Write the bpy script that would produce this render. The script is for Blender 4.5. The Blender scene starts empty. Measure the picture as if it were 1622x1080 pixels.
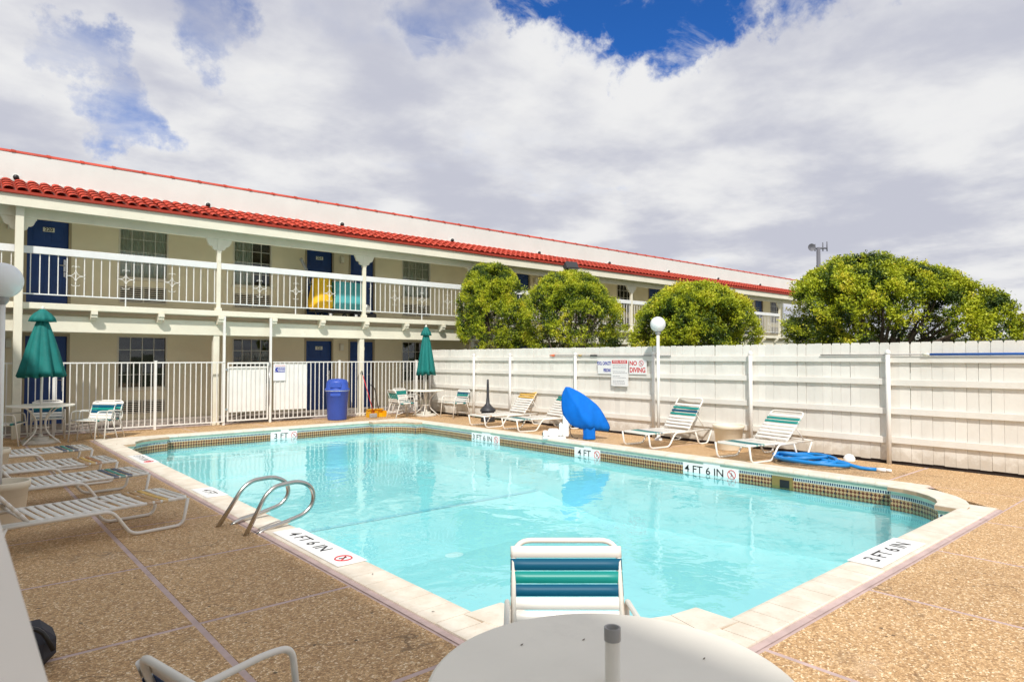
import bpy, math, random
import numpy as np
from mathutils import Vector, Matrix, noise
R = math.radians
random.seed(7)
scene = bpy.context.scene
COL = scene.collection

# ------------------------------------------------------------------ camera
cam_d = bpy.data.cameras.new('camera')
cam = bpy.data.objects.new('camera', cam_d)
COL.objects.link(cam)
cam.location = (0, 0, 1.6)
cam.rotation_euler = (R(90 + 1.498), 0, R(49.03 - 90))
cam_d.sensor_width = 36
cam_d.lens = 36 * 1040 / 1622
cam_d.clip_start = 0.05
cam_d.clip_end = 2000
cam_d.dof.use_dof = True
cam_d.dof.focus_distance = 6.5
cam_d.dof.aperture_fstop = 8
scene.camera = cam

# ------------------------------------------------------------------ light
SUN_DIR = Vector((0.45, 0.55, -0.72)).normalized()
sun_el = math.asin(-SUN_DIR.z)
sun_l = bpy.data.lights.new('sun', 'SUN')
sun_l.energy = 3.7
sun_l.angle = R(2.0)
sun_l.color = (1.0, 0.965, 0.905)
sun = bpy.data.objects.new('sun', sun_l)
sun.rotation_euler = SUN_DIR.to_track_quat('-Z', 'Y').to_euler()
sun.location = (0, 0, 30)
COL.objects.link(sun)

world = bpy.data.worlds.new('World')
scene.world = world
world.use_nodes = True
wn = world.node_tree
for n in list(wn.nodes): wn.nodes.remove(n)


class NT:
    """small helper to write node trees"""
    def __init__(s, nt): s.nt = nt
    def n(s, t, **kw):
        nd = s.nt.nodes.new(t)
        for k, v in kw.items():
            if k.startswith('i_'):
                key = k[2:]
                key = int(key) if key.isdigit() else key.replace('_', ' ')
                s.set(nd, key, v)
            else: setattr(nd, k, v)
        return nd
    def set(s, nd, key, v):
        if isinstance(v, bpy.types.NodeSocket): s.nt.links.new(v, nd.inputs[key])
        else: nd.inputs[key].default_value = v
    def math(s, op, a, b=0.0, c=None, clamp=False):
        nd = s.nt.nodes.new('ShaderNodeMath'); nd.operation = op; nd.use_clamp = clamp
        s.set(nd, 0, a); s.set(nd, 1, b)
        if c is not None: s.set(nd, 2, c)
        return nd.outputs[0]
    def vmath(s, op, a, b=None, scale=None):
        nd = s.nt.nodes.new('ShaderNodeVectorMath'); nd.operation = op
        s.set(nd, 0, a)
        if b is not None: s.set(nd, 1, b)
        if scale is not None: s.set(nd, 'Scale', scale)
        return nd.outputs[1] if op in ('DOT_PRODUCT', 'LENGTH', 'DISTANCE') else nd.outputs[0]
    def mix(s, f, a, b, blend='MIX'):
        nd = s.nt.nodes.new('ShaderNodeMix'); nd.data_type = 'RGBA'; nd.blend_type = blend
        for k, v in ((0, f), (6, a), (7, b)):
            if not isinstance(v, bpy.types.NodeSocket) and k > 0 and len(v) == 3: v = (*v, 1)
            s.set(nd, k, v)
        return nd.outputs[2]
    def ramp(s, f, stops, interp='LINEAR'):
        nd = s.nt.nodes.new('ShaderNodeValToRGB'); s.set(nd, 0, f)
        cr = nd.color_ramp; cr.interpolation = interp
        while len(cr.elements) < len(stops): cr.elements.new(0.5)
        for e, (p, c) in zip(cr.elements, stops):
            e.position = p
            e.color = (c, c, c, 1) if not hasattr(c, '__len__') else (*c, 1)
        return nd.outputs[0]
    def smooth(s, v, a, b):
        nd = s.nt.nodes.new('ShaderNodeMapRange'); nd.interpolation_type = 'SMOOTHSTEP'
        s.set(nd, 0, v); s.set(nd, 1, a); s.set(nd, 2, b)
        return nd.outputs[0]


w = NT(wn)
geo_dir = w.n('ShaderNodeTexCoord').outputs['Generated']
sky = w.n('ShaderNodeTexSky', sky_type='NISHITA', sun_disc=False, sun_elevation=sun_el,
          sun_rotation=math.atan2(-SUN_DIR.x, -SUN_DIR.y), altitude=100, air_density=1.0, dust_density=0.6, ozone_density=3.0)
skyc = w.mix(1.0, sky.outputs[0], (0.24, 0.72, 1.42), 'MULTIPLY')
sx = w.n('ShaderNodeSeparateXYZ', i_0=geo_dir)
zc = w.math('MAXIMUM', w.math('ADD', sx.outputs[2], 0.16), 0.03)
plane = w.n('ShaderNodeCombineXYZ', i_0=w.math('DIVIDE', sx.outputs[0], zc), i_1=w.math('DIVIDE', sx.outputs[1], zc), i_2=3.1)
n1 = w.n('ShaderNodeTexNoise', i_Vector=plane.outputs[0], i_Scale=0.9, i_Detail=9.0, i_Roughness=0.55, i_Distortion=0.25)
n2 = w.n('ShaderNodeTexNoise', i_Vector=plane.outputs[0], i_Scale=2.6, i_Detail=8.0, i_Roughness=0.58, i_Distortion=0.15)
n3 = w.n('ShaderNodeTexNoise', i_Vector=w.vmath('ADD', plane.outputs[0], (0.10, 0.12, 0)), i_Scale=1.25, i_Detail=5.0, i_Roughness=0.55)
F0 = 1040.0
def pix_dir(px, py):
    p = R(1.498); th = R(49.03)
    fw = Vector((math.cos(th) * math.cos(p), math.sin(th) * math.cos(p), math.sin(p)))
    rt = Vector((math.sin(th), -math.cos(th), 0)); up = rt.cross(fw)
    return (fw * F0 + rt * (px - 811) + up * (540 - py)).normalized()
# clear patches of the real sky that day: direction, cosine radii, depth
wv = w.n('ShaderNodeTexNoise', i_Vector=geo_dir, i_Scale=5.5, i_Detail=7.0, i_Roughness=0.62)
wdir = w.vmath('NORMALIZE', w.vmath('ADD', geo_dir, w.vmath('SCALE', w.vmath('SUBTRACT', wv.outputs[1], (.5, .5, .5)), scale=0.34)))
gap = None
for px, py, r, k in ((950, -25, 8.0, .46), (1090, -15, 7.6, .46), (840, -40, 6.5, .40), (1160, 10, 4.5, .30), (1000, -200, 14, .5), (1180, -230, 13, .5),
                     (340, 50, 5, .20), (160, 205, 4.2, .25), (118, 143, 3.4, .22), (700, 0, 6, .14), (560, 60, 5, .08), (1050, 345, 4, .08)):
    d = pix_dir(px, py)
    dp = w.vmath('DOT_PRODUCT', wdir, tuple(d))
    g = w.math('MULTIPLY', w.smooth(dp, math.cos(R(r)), 1.0), k)
    gap = g if gap is None else w.math('MAXIMUM', gap, g)
nn = w.math('ADD', w.math('MULTIPLY', n1.outputs[0], 0.70), w.math('MULTIPLY', n2.outputs[0], 0.42))
cov = w.smooth(w.math('SUBTRACT', nn, gap), 0.22, 0.47)
n4 = w.n('ShaderNodeTexNoise', i_Vector=w.vmath('ADD', w.vmath('MULTIPLY', plane.outputs[0], (1.0, 1.6, 1)), (4.3, 1.7, 0)), i_Scale=3.4, i_Detail=10.0, i_Roughness=0.62, i_Distortion=0.5)
cov = w.math('MAXIMUM', cov, w.math('MULTIPLY', w.smooth(n4.outputs[0], 0.46, 0.66), 0.70))
cov = w.math('MAXIMUM', cov, w.math('MULTIPLY', w.smooth(sx.outputs[2], 0.16, 0.0), 0.85))
nshade = w.math('ADD', w.math('MULTIPLY', n3.outputs[0], .62), w.math('MULTIPLY', n2.outputs[0], .38))
shade = w.smooth(nshade, 0.40, 0.60)
cloud = w.mix(shade, (0.90, 0.90, 0.905), (0.585, 0.60, 0.69))
SKYK = w.n('ShaderNodeBackground', i_Color=skyc, i_Strength=0.085)
CLK = w.n('ShaderNodeBackground', i_Color=cloud, i_Strength=0.88)
mx = w.n('ShaderNodeMixShader', i_0=cov, i_1=SKYK.outputs[0], i_2=CLK.outputs[0])
wo = w.n('ShaderNodeOutputWorld', i_Surface=mx.outputs[0])

scene.view_settings.view_transform = 'Standard'
scene.view_settings.look = 'None'
scene.view_settings.exposure = 0.12
scene.view_settings.gamma = 1.0
scene.render.engine = 'CYCLES'
scene.cycles.max_bounces = 8
scene.cycles.transparent_max_bounces = 12


# ------------------------------------------------------------------ materials
def mat(name, col, rough=0.6, metal=0.0, var=0.0, vscale=3.0, bump=0.0, bscale=40.0, spec=0.5, rand=0.0, dirt=None, alpha_sub=0.0, sss=0):
    m = bpy.data.materials.new(name); m.use_nodes = True
    t = NT(m.node_tree); b = m.node_tree.nodes['Principled BSDF']
    b.inputs['Roughness'].default_value = rough; b.inputs['Metallic'].default_value = metal
    b.inputs['Specular IOR Level'].default_value = spec
    c = None
    pos = t.n('ShaderNodeNewGeometry').outputs['Position']
    base = (*col, 1)
    cur = None
    if var > 0:
        nz = t.n('ShaderNodeTexNoise', i_Vector=pos, i_Scale=vscale, i_Detail=6.0, i_Roughness=0.6)
        f = t.smooth(nz.outputs[0], 0.3, 0.7)
        cur = t.mix(f, tuple(v * (1 - var) for v in col), tuple(min(1, v * (1 + var * .6)) for v in col))
    if rand > 0:
        oi = t.n('ShaderNodeObjectInfo').outputs['Random']
        mr = t.math('MULTIPLY_ADD', oi, 2 * rand, 1 - rand)
        cur = t.vmath('SCALE', cur if cur is not None else base[:3], scale=mr)
    if dirt:
        (dc, amt, ds) = dirt
        nz = t.n('ShaderNodeTexNoise', i_Vector=pos, i_Scale=ds, i_Detail=8.0, i_Roughness=0.7)
        f = t.math('MULTIPLY', t.smooth(nz.outputs[0], 0.52, 0.75), amt)
        cur = t.mix(f, cur if cur is not None else base, (*dc, 1))
    if cur is None: b.inputs['Base Color'].default_value = base
    else: t.nt.links.new(cur, b.inputs['Base Color'])
    if bump > 0:
        nz = t.n('ShaderNodeTexNoise', i_Vector=pos, i_Scale=bscale, i_Detail=5.0)
        bp = t.n('ShaderNodeBump', i_Strength=bump, i_Distance=0.01, i_Height=nz.outputs[0])
        t.nt.links.new(bp.outputs[0], b.inputs['Normal'])
    return m


M = {}
M['iron'] = mat('white_iron', (0.80, 0.78, 0.74), 0.35, var=.05)
M['tube'] = mat('cream_tube', (0.80, 0.765, 0.70), 0.3, var=.05)
M['stucco'] = mat('white_stucco', (0.70, 0.725, 0.69), 0.85, var=.04, vscale=1.2, bump=.2, bscale=60, dirt=((.62, .60, .55), .25, 1.5))
M['wall'] = mat('cream_wall', (0.76, 0.685, 0.50), 0.85, var=.06, vscale=1.0, bump=.2, bscale=80)
M['beam'] = mat('beam_paint', (0.80, 0.755, 0.615), 0.6, var=.07, vscale=2, dirt=((.5, .45, .33), .35, 4))
M['rail'] = mat('rail_paint', (0.78, 0.79, 0.78), 0.5, var=.05)
M['soffit'] = mat('soffit', (0.80, 0.75, 0.60), 0.8, var=.06)
M['trim'] = mat('khaki_trim', (0.36, 0.30, 0.20), 0.6)
M['door'] = mat('blue_door', (0.006, 0.045, 0.20), 0.5, var=.1, vscale=2)
M['metal'] = mat('satin_metal', (0.6, 0.6, 0.6), 0.3, metal=1.0)
M['plate'] = mat('number_plate', (0.74, 0.74, 0.64), 0.5)
M['black'] = mat('black', (0.012, 0.012, 0.014), 0.45)
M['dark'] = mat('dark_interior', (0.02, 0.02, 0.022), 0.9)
M['asphaltgrey'] = mat('walk_concrete', (0.33, 0.28, 0.24), 0.9, var=.2, bump=.3)
M['tile_red'] = mat('red_roof_tile', (0.50, 0.050, 0.020), 0.65, var=.16, vscale=5, rand=.14, bump=.2, dirt=((.30, .04, .02), .4, 9))
M['gutter'] = mat('red_drip_edge', (0.36, 0.035, 0.015), 0.5, var=.12)
M['curtain'] = mat('curtain_cloth', (0.78, 0.77, 0.66), 0.9, var=.1, vscale=9)
M['muntin'] = mat('muntin', (0.62, 0.62, 0.55), 0.5)
M['grille'] = mat('beige_grille', (0.66, 0.61, 0.50), 0.6)
M['fence'] = mat('fence_paint', (0.80, 0.775, 0.715), 0.6, var=.05, vscale=2.5, rand=.045, bump=.15, bscale=45, dirt=((.60, .53, .42), .30, 2.2))
M['soil_gap_shade'] = mat('soil_and_gap_shade', (0.045, 0.03, 0.025), 0.95, var=.3)  # pot soil, and the painted shadow gap below the board fence
M['blueplastic'] = mat('blue_plastic', (0.035, 0.085, 0.42), 0.45, var=.08)
M['cyan'] = mat('teal_cart_cover', (0.09, 0.42, 0.45), 0.8, var=.08, vscale=6)
M['yellow'] = mat('yellow_bag', (0.85, 0.50, 0.01), 0.6, var=.1, vscale=5)
M['teal'] = mat('teal_canvas', (0.0, 0.155, 0.14), 0.75, var=.12, vscale=7, bump=.2)
M['strap_white'] = mat('white_strap', (0.80, 0.77, 0.72), 0.35, rand=.04)
M['strap_blue'] = mat('blue_strap', (0.0, 0.085, 0.16), 0.5, spec=.3)
M['strap_teal'] = mat('teal_strap', (0.0, 0.25, 0.22), 0.42)
M['strap_navy'] = mat('navy_strap', (0.015, 0.045, 0.13), 0.35)
M['strap_tan'] = mat('tan_strap', (0.50, 0.28, 0.11), 0.4)
M['strap_yellow'] = mat('yellow_strap', (0.72, 0.44, 0.09), 0.4)
M['strap_orange'] = mat('orange_strap', (0.50, 0.20, 0.07), 0.4)
M['tabletop'] = mat('table_top', (0.86, 0.815, 0.715), 0.55, var=.03, dirt=((.66, .62, .54), .25, 5))
M['concrete'] = mat('pale_concrete', (0.60, 0.57, 0.50), 0.9, var=.1, bump=.4)
M['steel'] = mat('brushed_steel', (0.56, 0.53, 0.49), 0.24, metal=1.0, var=.1, vscale=12)
M['globe'] = mat('globe_plastic', (0.82, 0.83, 0.83), 0.25)
M['pot'] = mat('cream_pot', (0.80, 0.71, 0.56), 0.55, var=.05)
M['hose'] = mat('blue_hose', (0.004, 0.21, 0.58), 0.4)
M['liftcloth'] = mat('lift_cover_cloth', (0.001, 0.15, 0.62), 0.8, spec=.25, var=.08, vscale=6, bump=.2, bscale=25)
M['coping'] = None
M['white'] = mat('bright_white', (0.84, 0.84, 0.83), 0.45)
M['red'] = mat('sign_red', (0.62, 0.02, 0.025), 0.5)
M['signblue'] = mat('sign_blue', (0.03, 0.045, 0.35), 0.5)
M['grey'] = mat('grey_print', (0.35, 0.35, 0.37), 0.6)
M['pink'] = mat('pale_red_print', (0.75, 0.32, 0.32), 0.6)
M['bark'] = mat('bark', (0.15, 0.115, 0.085), 0.95, var=.3, vscale=12, bump=.6, bscale=30)
M['towergrey'] = mat('galvanised_grey', (0.13, 0.13, 0.15), 0.6)
M['orange'] = mat('orange_tip', (0.75, 0.14, 0.03), 0.5)
M['brass'] = mat('brass_joint', (0.45, 0.33, 0.12), 0.4)
M['poleblue'] = mat('blue_pole', (0.01, 0.10, 0.42), 0.4)
M['dust_yellow'] = mat('dustpan_yellow', (0.80, 0.42, 0.01), 0.45)
M['smoker'] = mat('charcoal_plastic', (0.035, 0.035, 0.04), 0.5)
M['pvc'] = mat('pvc_grey', (0.33, 0.32, 0.31), 0.4)
M['navycloth'] = mat('navy_cloth', (0.012, 0.02, 0.06), 0.9)
M['bagcloth'] = mat('charcoal_bag_cloth', (0.035, 0.035, 0.045), 0.85)
M['mint'] = mat('mint_band', (0.50, 0.66, 0.55), 0.6, var=.12, vscale=4, dirt=((.34, .58, .52), .5, 5))
M['skimmer'] = mat('skimmer_brass', (0.22, 0.17, 0.05), 0.6)
M['grass'] = mat('grass_soil', (0.06, 0.08, 0.025), 0.95, var=.4, vscale=2, bump=.5)
M['roofdeck'] = mat('flat_roof', (0.3, 0.29, 0.28), 0.9)


def special(name):
    m = bpy.data.materials.new(name); m.use_nodes = True
    return m, NT(m.node_tree), m.node_tree.nodes['Principled BSDF']


# exposed pebble deck
m, t, b = special('pebble_deck'); M['deck'] = m
pos = t.n('ShaderNodeNewGeometry').outputs['Position']
wp = t.n('ShaderNodeTexNoise', i_Vector=pos, i_Scale=60.0, i_Detail=2.0)
vp = t.vmath('ADD', pos, t.vmath('SCALE', wp.outputs[1], scale=0.012))
v = t.n('ShaderNodeTexVoronoi', i_Vector=vp, i_Scale=88.0)
v2 = t.n('ShaderNodeTexVoronoi', i_Vector=vp, i_Scale=88.0, feature='DISTANCE_TO_EDGE')
sep = t.n('ShaderNodeSeparateColor', i_0=v.outputs['Color'])
stone = t.ramp(sep.outputs[0], [(0.0, (.27, .16, .075)), (.2, (.42, .265, .135)), (.55, (.56, .375, .20)), (.85, (.68, .49, .29)), (.98, (.84, .72, .54))])
edge = t.smooth(v2.outputs[0], 0.0, 0.10)
c = t.mix(edge, (.30, .195, .105), stone)
big = t.n('ShaderNodeTexNoise', i_Vector=pos, i_Scale=0.7, i_Detail=5.0, i_Roughness=.6)
c = t.mix(1.0, c, (1.05, .985, .885), 'MULTIPLY')
c = t.mix(t.math('MULTIPLY', t.smooth(big.outputs[0], .42, .68), .55), c, t.mix(1.0, c, (.80, .78, .76), 'MULTIPLY'))
oi = t.n('ShaderNodeObjectInfo').outputs['Random']
c = t.vmath('SCALE', c, scale=t.math('MULTIPLY_ADD', oi, .10, 1.06))
st = t.n('ShaderNodeTexNoise', i_Vector=pos, i_Scale=2.3, i_Detail=7.0, i_Roughness=.7)
c = t.mix(t.math('MULTIPLY', t.smooth(st.outputs[0], .56, .74), .35), c, (.62, .47, .34))
dn = t.n('ShaderNodeTexNoise', i_Vector=pos, i_Scale=2.0, i_Detail=6.0)
ck_ = t.n('ShaderNodeTexVoronoi', i_Vector=t.vmath('ADD', pos, t.vmath('SCALE', dn.outputs[1], scale=.8)), i_Scale=.42, feature='DISTANCE_TO_EDGE')
ckm = t.math('MULTIPLY', t.math('LESS_THAN', ck_.outputs[0], .0035), t.smooth(big.outputs[0], .46, .58))
c = t.mix(t.math('MULTIPLY', ckm, .55), c, (.12, .075, .04))
dmp = t.n('ShaderNodeTexNoise', i_Vector=t.vmath('ADD', pos, (3.1, 7.7, 0)), i_Scale=.9, i_Detail=8.0, i_Roughness=.68)
c = t.mix(t.math('MULTIPLY', t.smooth(dmp.outputs[0], .57, .70), .38), c, (.17, .115, .065))
specks = t.n('ShaderNodeTexVoronoi', i_Vector=pos, i_Scale=5.0)
c = t.mix(t.math('MULTIPLY', t.math('LESS_THAN', specks.outputs[0], 0.055), .8), c, (.03, .022, .015))
t.nt.links.new(c, b.inputs['Base Color'])
b.inputs['Roughness'].default_value = .75
hb = t.math('ADD', t.math('MULTIPLY', edge, 1.0), t.math('MULTIPLY', sep.outputs[1], .5))
bp = t.n('ShaderNodeBump', i_Strength=.32, i_Distance=.004, i_Height=hb)
t.nt.links.new(bp.outputs[0], b.inputs['Normal'])
# mauve mastic joints
M['mastic'] = mat('mauve_mastic', (0.56, 0.42, 0.39), 0.8, var=.14, vscale=6, bump=.4, dirt=((.30, .20, .16), .5, 9))
# coping
m, t, b = special('cream_coping'); M['coping'] = m
pos = t.n('ShaderNodeNewGeometry').outputs['Position']
nz = t.n('ShaderNodeTexNoise', i_Vector=pos, i_Scale=5.0, i_Detail=8.0, i_Roughness=.65)
nz2 = t.n('ShaderNodeTexNoise', i_Vector=pos, i_Scale=28.0, i_Detail=5.0, i_Roughness=.7)
c = t.mix(t.smooth(nz.outputs[0], .35, .65), (.68, .60, .49), (.79, .72, .615))
c = t.mix(t.math('MULTIPLY', t.smooth(nz2.outputs[0], .55, .75), .5), c, (.60, .45, .30))
c = t.vmath('SCALE', c, scale=t.math('MULTIPLY_ADD', t.n('ShaderNodeObjectInfo').outputs['Random'], .08, .95))
t.nt.links.new(c, b.inputs['Base Color']); b.inputs['Roughness'].default_value = .7
bp = t.n('ShaderNodeBump', i_Strength=.3, i_Distance=.004, i_Height=nz2.outputs[0]); t.nt.links.new(bp.outputs[0], b.inputs['Normal'])
M['joint'] = mat('coping_joint', (0.50, 0.34, 0.22), 0.9, var=.2, vscale=8)
# patterned water line tile (object space: x along, z up)
m, t, b = special('patterned_tile'); M['wtile'] = m
oc = t.n('ShaderNodeTexCoord').outputs['Object']
s = t.n('ShaderNodeSeparateXYZ', i_0=oc)
u = t.math('MULTIPLY', s.outputs[0], 1 / .05); vv = t.math('MULTIPLY', s.outputs[2], 1 / .05)
a1 = t.math('ABSOLUTE', t.math('SUBTRACT', t.math('FRACT', u), .5)); a2 = t.math('ABSOLUTE', t.math('SUBTRACT', t.math('FRACT', vv), .5))
dia = t.math('LESS_THAN', t.math('ADD', a1, a2), .50)
cellr = t.n('ShaderNodeTexWhiteNoise', i_Vector=t.n('ShaderNodeCombineXYZ', i_0=t.math('FLOOR', u), i_1=t.math('FLOOR', vv)).outputs[0])
dc = t.mix(t.math('GREATER_THAN', cellr.outputs[0], .75), (.13, .045, .025), (.035, .03, .045))
body = t.mix(dia, (.46, .31, .155), dc)
ck = t.n('ShaderNodeMath', operation='FRACT', i_0=t.math('MULTIPLY', s.outputs[0], 1 / .030)).outputs[0]
topc = t.mix(t.math('GREATER_THAN', ck, .38), (.50, .62, .62), (.012, .035, .10))
istop = t.math('GREATER_THAN', s.outputs[2], -.035)
c = t.mix(istop, body, topc)
line = t.math('LESS_THAN', t.math('ABSOLUTE', t.math('ADD', s.outputs[2], .037)), .0035)
c = t.mix(line, c, (.6, .62, .55))
t.nt.links.new(c, b.inputs['Base Color']); b.inputs['Roughness'].default_value = .25
# pool plaster
m, t, b = special('pool_plaster'); M['plaster'] = m
pos = t.n('ShaderNodeNewGeometry').outputs['Position']
nz = t.n('ShaderNodeTexNoise', i_Vector=pos, i_Scale=1.2, i_Detail=5.0)
c = t.mix(nz.outputs[0], (.43, .70, .72), (.52, .77, .78))
ca = t.n('ShaderNodeTexNoise', i_Vector=pos, i_Scale=2.2, i_Detail=3.0)
vo = t.n('ShaderNodeTexVoronoi', i_Vector=t.vmath('ADD', pos, t.vmath('SCALE', ca.outputs[1], scale=.6)), i_Scale=4.0, feature='DISTANCE_TO_EDGE')
t.nt.links.new(c, b.inputs['Base Color']); b.inputs['Roughness'].default_value = .8
M['poolline'] = mat('pool_floor_line', (0.33, 0.60, 0.68), .7)
# water sheet
m = bpy.data.materials.new('pool_water'); m.use_nodes = True; M['water'] = m
t = NT(m.node_tree)
for n_ in list(m.node_tree.nodes): m.node_tree.nodes.remove(n_)
pos = t.n('ShaderNodeNewGeometry').outputs['Position']
nA = t.n('ShaderNodeTexNoise', i_Vector=pos, i_Scale=2.0, i_Detail=3.0, i_Roughness=.5, i_Distortion=.4)
nB = t.n('ShaderNodeTexNoise', i_Vector=pos, i_Scale=9.0, i_Detail=2.0, i_Roughness=.5)
nC = t.n('ShaderNodeTexNoise', i_Vector=pos, i_Scale=0.45, i_Detail=2.0)
calm = t.math('MULTIPLY_ADD', t.smooth(nC.outputs[0], .40, .62), .85, .15)
hgt = t.math('ADD', t.math('MULTIPLY', nA.outputs[0], 1.0), t.math('MULTIPLY', t.math('MULTIPLY', nB.outputs[0], .16), calm))
bp = t.n('ShaderNodeBump', i_Strength=.32, i_Distance=.035, i_Height=hgt)
fr = t.n('ShaderNodeFresnel', i_IOR=1.33, i_Normal=bp.outputs[0])
gl = t.n('ShaderNodeBsdfGlossy', i_Color=(1, 1, 1, 1), i_Roughness=.02, i_Normal=bp.outputs[0])
tr = t.n('ShaderNodeBsdfTransparent', i_Color=(.73, .945, .96, 1))
mxs = t.n('ShaderNodeMixShader', i_0=fr.outputs[0], i_1=tr.outputs[0], i_2=gl.outputs[0])
t.n('ShaderNodeOutputMaterial', i_Surface=mxs.outputs[0])
# window glass
m = bpy.data.materials.new('window_glass'); m.use_nodes = True; M['glass'] = m
t = NT(m.node_tree)
for n_ in list(m.node_tree.nodes): m.node_tree.nodes.remove(n_)
fr = t.n('ShaderNodeFresnel', i_IOR=1.5)
gl = t.n('ShaderNodeBsdfGlossy', i_Color=(1, 1, 1, 1), i_Roughness=.02)
tr = t.n('ShaderNodeBsdfTransparent', i_Color=(.86, .89, .87, 1))
mxs = t.n('ShaderNodeMixShader', i_0=fr.outputs[0], i_1=tr.outputs[0], i_2=gl.outputs[0])
t.n('ShaderNodeOutputMaterial', i_Surface=mxs.outputs[0])
# leaves
m, t, b = special('clipped_leaf'); M['leaf'] = m
at = t.n('ShaderNodeAttribute', attribute_name='tint')
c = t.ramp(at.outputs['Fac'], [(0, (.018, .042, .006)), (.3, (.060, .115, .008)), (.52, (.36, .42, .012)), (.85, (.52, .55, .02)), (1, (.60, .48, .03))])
t.nt.links.new(c, b.inputs['Base Color']); b.inputs['Roughness'].default_value = .55
tl = t.n('ShaderNodeBsdfTranslucent', i_Color=c)
ms = t.n('ShaderNodeMixShader', i_0=.12, i_1=b.outputs[0], i_2=tl.outputs[0])
t.nt.links.new(ms.outputs[0], m.node_tree.nodes['Material Output'].inputs[0])


# ------------------------------------------------------------------ mesh helpers
class MB:
    def __init__(s): s.v = []; s.f = []; s.m = []; s.sm = []
    def add(s, vs, fs, mi=0, smooth=False):
        o = len(s.v); s.v.extend([tuple(p) for p in vs])
        for f in fs: s.f.append(tuple(i + o for i in f)); s.m.append(mi); s.sm.append(smooth)
        return s
    def box(s, x0, x1, y0, y1, z0, z1, mi=0, M4=None, ch=0.0):
        if ch > 0:
            return s.cbox(x0, x1, y0, y1, z0, z1, ch, mi, M4)
        vs = [(x, y, z) for x in (x0, x1) for y in (y0, y1) for z in (z0, z1)]
        if M4 is not None: vs = [M4 @ Vector(p) for p in vs]
        s.add(vs, [(0, 1, 3, 2), (4, 6, 7, 5), (0, 4, 5, 1), (2, 3, 7, 6), (0, 2, 6, 4), (1, 5, 7, 3)], mi)
        return s
    def cbox(s, x0, x1, y0, y1, z0, z1, c, mi=0, M4=None):
        bm = bmesh_box(x1 - x0, y1 - y0, z1 - z0, c)
        vs = [Vector(p) + Vector(((x0 + x1) / 2, (y0 + y1) / 2, (z0 + z1) / 2)) for p in bm[0]]
        if M4 is not None: vs = [M4 @ p for p in vs]
        return s.add(vs, bm[1], mi)
    def tube(s, pts, r, n=8, mi=0, closed=False, caps=True, M4=None):
        P = [Vector(p) for p in pts]; k = len(P)
        rr = r if hasattr(r, '__len__') else [r] * k
        vs = []; up = None
        for i in range(k):
            if closed: d = P[(i + 1) % k] - P[i - 1]
            else: d = P[min(i + 1, k - 1)] - P[max(i - 1, 0)]
            d.normalize()
            if up is None:
                up = Vector((0, 0, 1)) if abs(d.z) < .9 else Vector((1, 0, 0))
            a = d.cross(up)
            if a.length < 1e-5: a = d.cross(Vector((1, 0, .3)))
            a.normalize(); b_ = a.cross(d); b_.normalize(); up = b_
            for j in range(n):
                th = 2 * math.pi * j / n
                q = P[i] + (a * math.cos(th) + b_ * math.sin(th)) * rr[i]
                vs.append(M4 @ q if M4 is not None else q)
        fs = []
        for i in range(k if closed else k - 1):
            i2 = (i + 1) % k
            for j in range(n):
                j2 = (j + 1) % n
                fs.append((i * n + j, i2 * n + j, i2 * n + j2, i * n + j2))
        s.add(vs, fs, mi, True)
        if caps and not closed:
            o = len(s.v) - len(vs)
            s.f.append(tuple(o + j for j in range(n))); s.m.append(mi); s.sm.append(False)
            s.f.append(tuple(o + (k - 1) * n + j for j in reversed(range(n)))); s.m.append(mi); s.sm.append(False)
        return s
    def lathe(s, prof, n=20, c=(0, 0, 0), mi=0, smooth=True, fn=None):
        vs = []; k = len(prof)
        for i, (r, z) in enumerate(prof):
            for j in range(n):
                th = 2 * math.pi * j / n
                q = r if fn is None else fn(r, z, th)
                vs.append((c[0] + q * math.cos(th), c[1] + q * math.sin(th), c[2] + z))
        fs = [(i * n + j, i * n + (j + 1) % n, (i + 1) * n + (j + 1) % n, (i + 1) * n + j) for i in range(k - 1) for j in range(n)]
        s.add(vs, fs, mi, smooth)
        return s
    def disc(s, r, z, n=20, c=(0, 0), mi=0, flip=False):
        vs = [(c[0] + r * math.cos(2 * math.pi * j / n), c[1] + r * math.sin(2 * math.pi * j / n), z) for j in range(n)]
        f = tuple(range(n)); s.add(vs, [tuple(reversed(f)) if flip else f], mi); return s
    def prism(s, poly, z0, z1, mi=0, M4=None):
        """poly in xy (ccw), extruded z0..z1"""
        n = len(poly)
        vs = [(x, y, z0) for x, y in poly] + [(x, y, z1) for x, y in poly]
        if M4 is not None: vs = [M4 @ Vector(p) for p in vs]
        fs = [tuple(reversed(range(n))), tuple(range(n, 2 * n))] + [(i, (i + 1) % n, n + (i + 1) % n, n + i) for i in range(n)]
        return s.add(vs, fs, mi)
    def text(s, txt, size, M4, mi=0, bold=0.0, depth=0.0):
        vs, fs = text_mesh(txt, size, bold)
        return s.add([M4 @ Vector(p) for p in vs], fs, mi)
    def mesh(s, name, mats, merge=False):
        me = bpy.data.meshes.new(name)
        me.from_pydata([tuple(p) for p in s.v], [], s.f)
        for m_ in (mats if isinstance(mats, (list, tuple)) else [mats]): me.materials.append(M[m_] if isinstance(m_, str) else m_)
        me.polygons.foreach_set('material_index', s.m)
        me.polygons.foreach_set('use_smooth', s.sm)
        me.update()
        return me
    def build(s, name, mats, parent=None, label=None, world=False):
        if world and parent is not None:
            inv = chain(parent).inverted()
            s.v = [tuple(inv @ Vector(p)) for p in s.v]
        o = bpy.data.objects.new(name, s.mesh(name, mats)); COL.objects.link(o)
        if parent is not None: o.parent = parent
        if label: o['label'] = label
        return o


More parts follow.
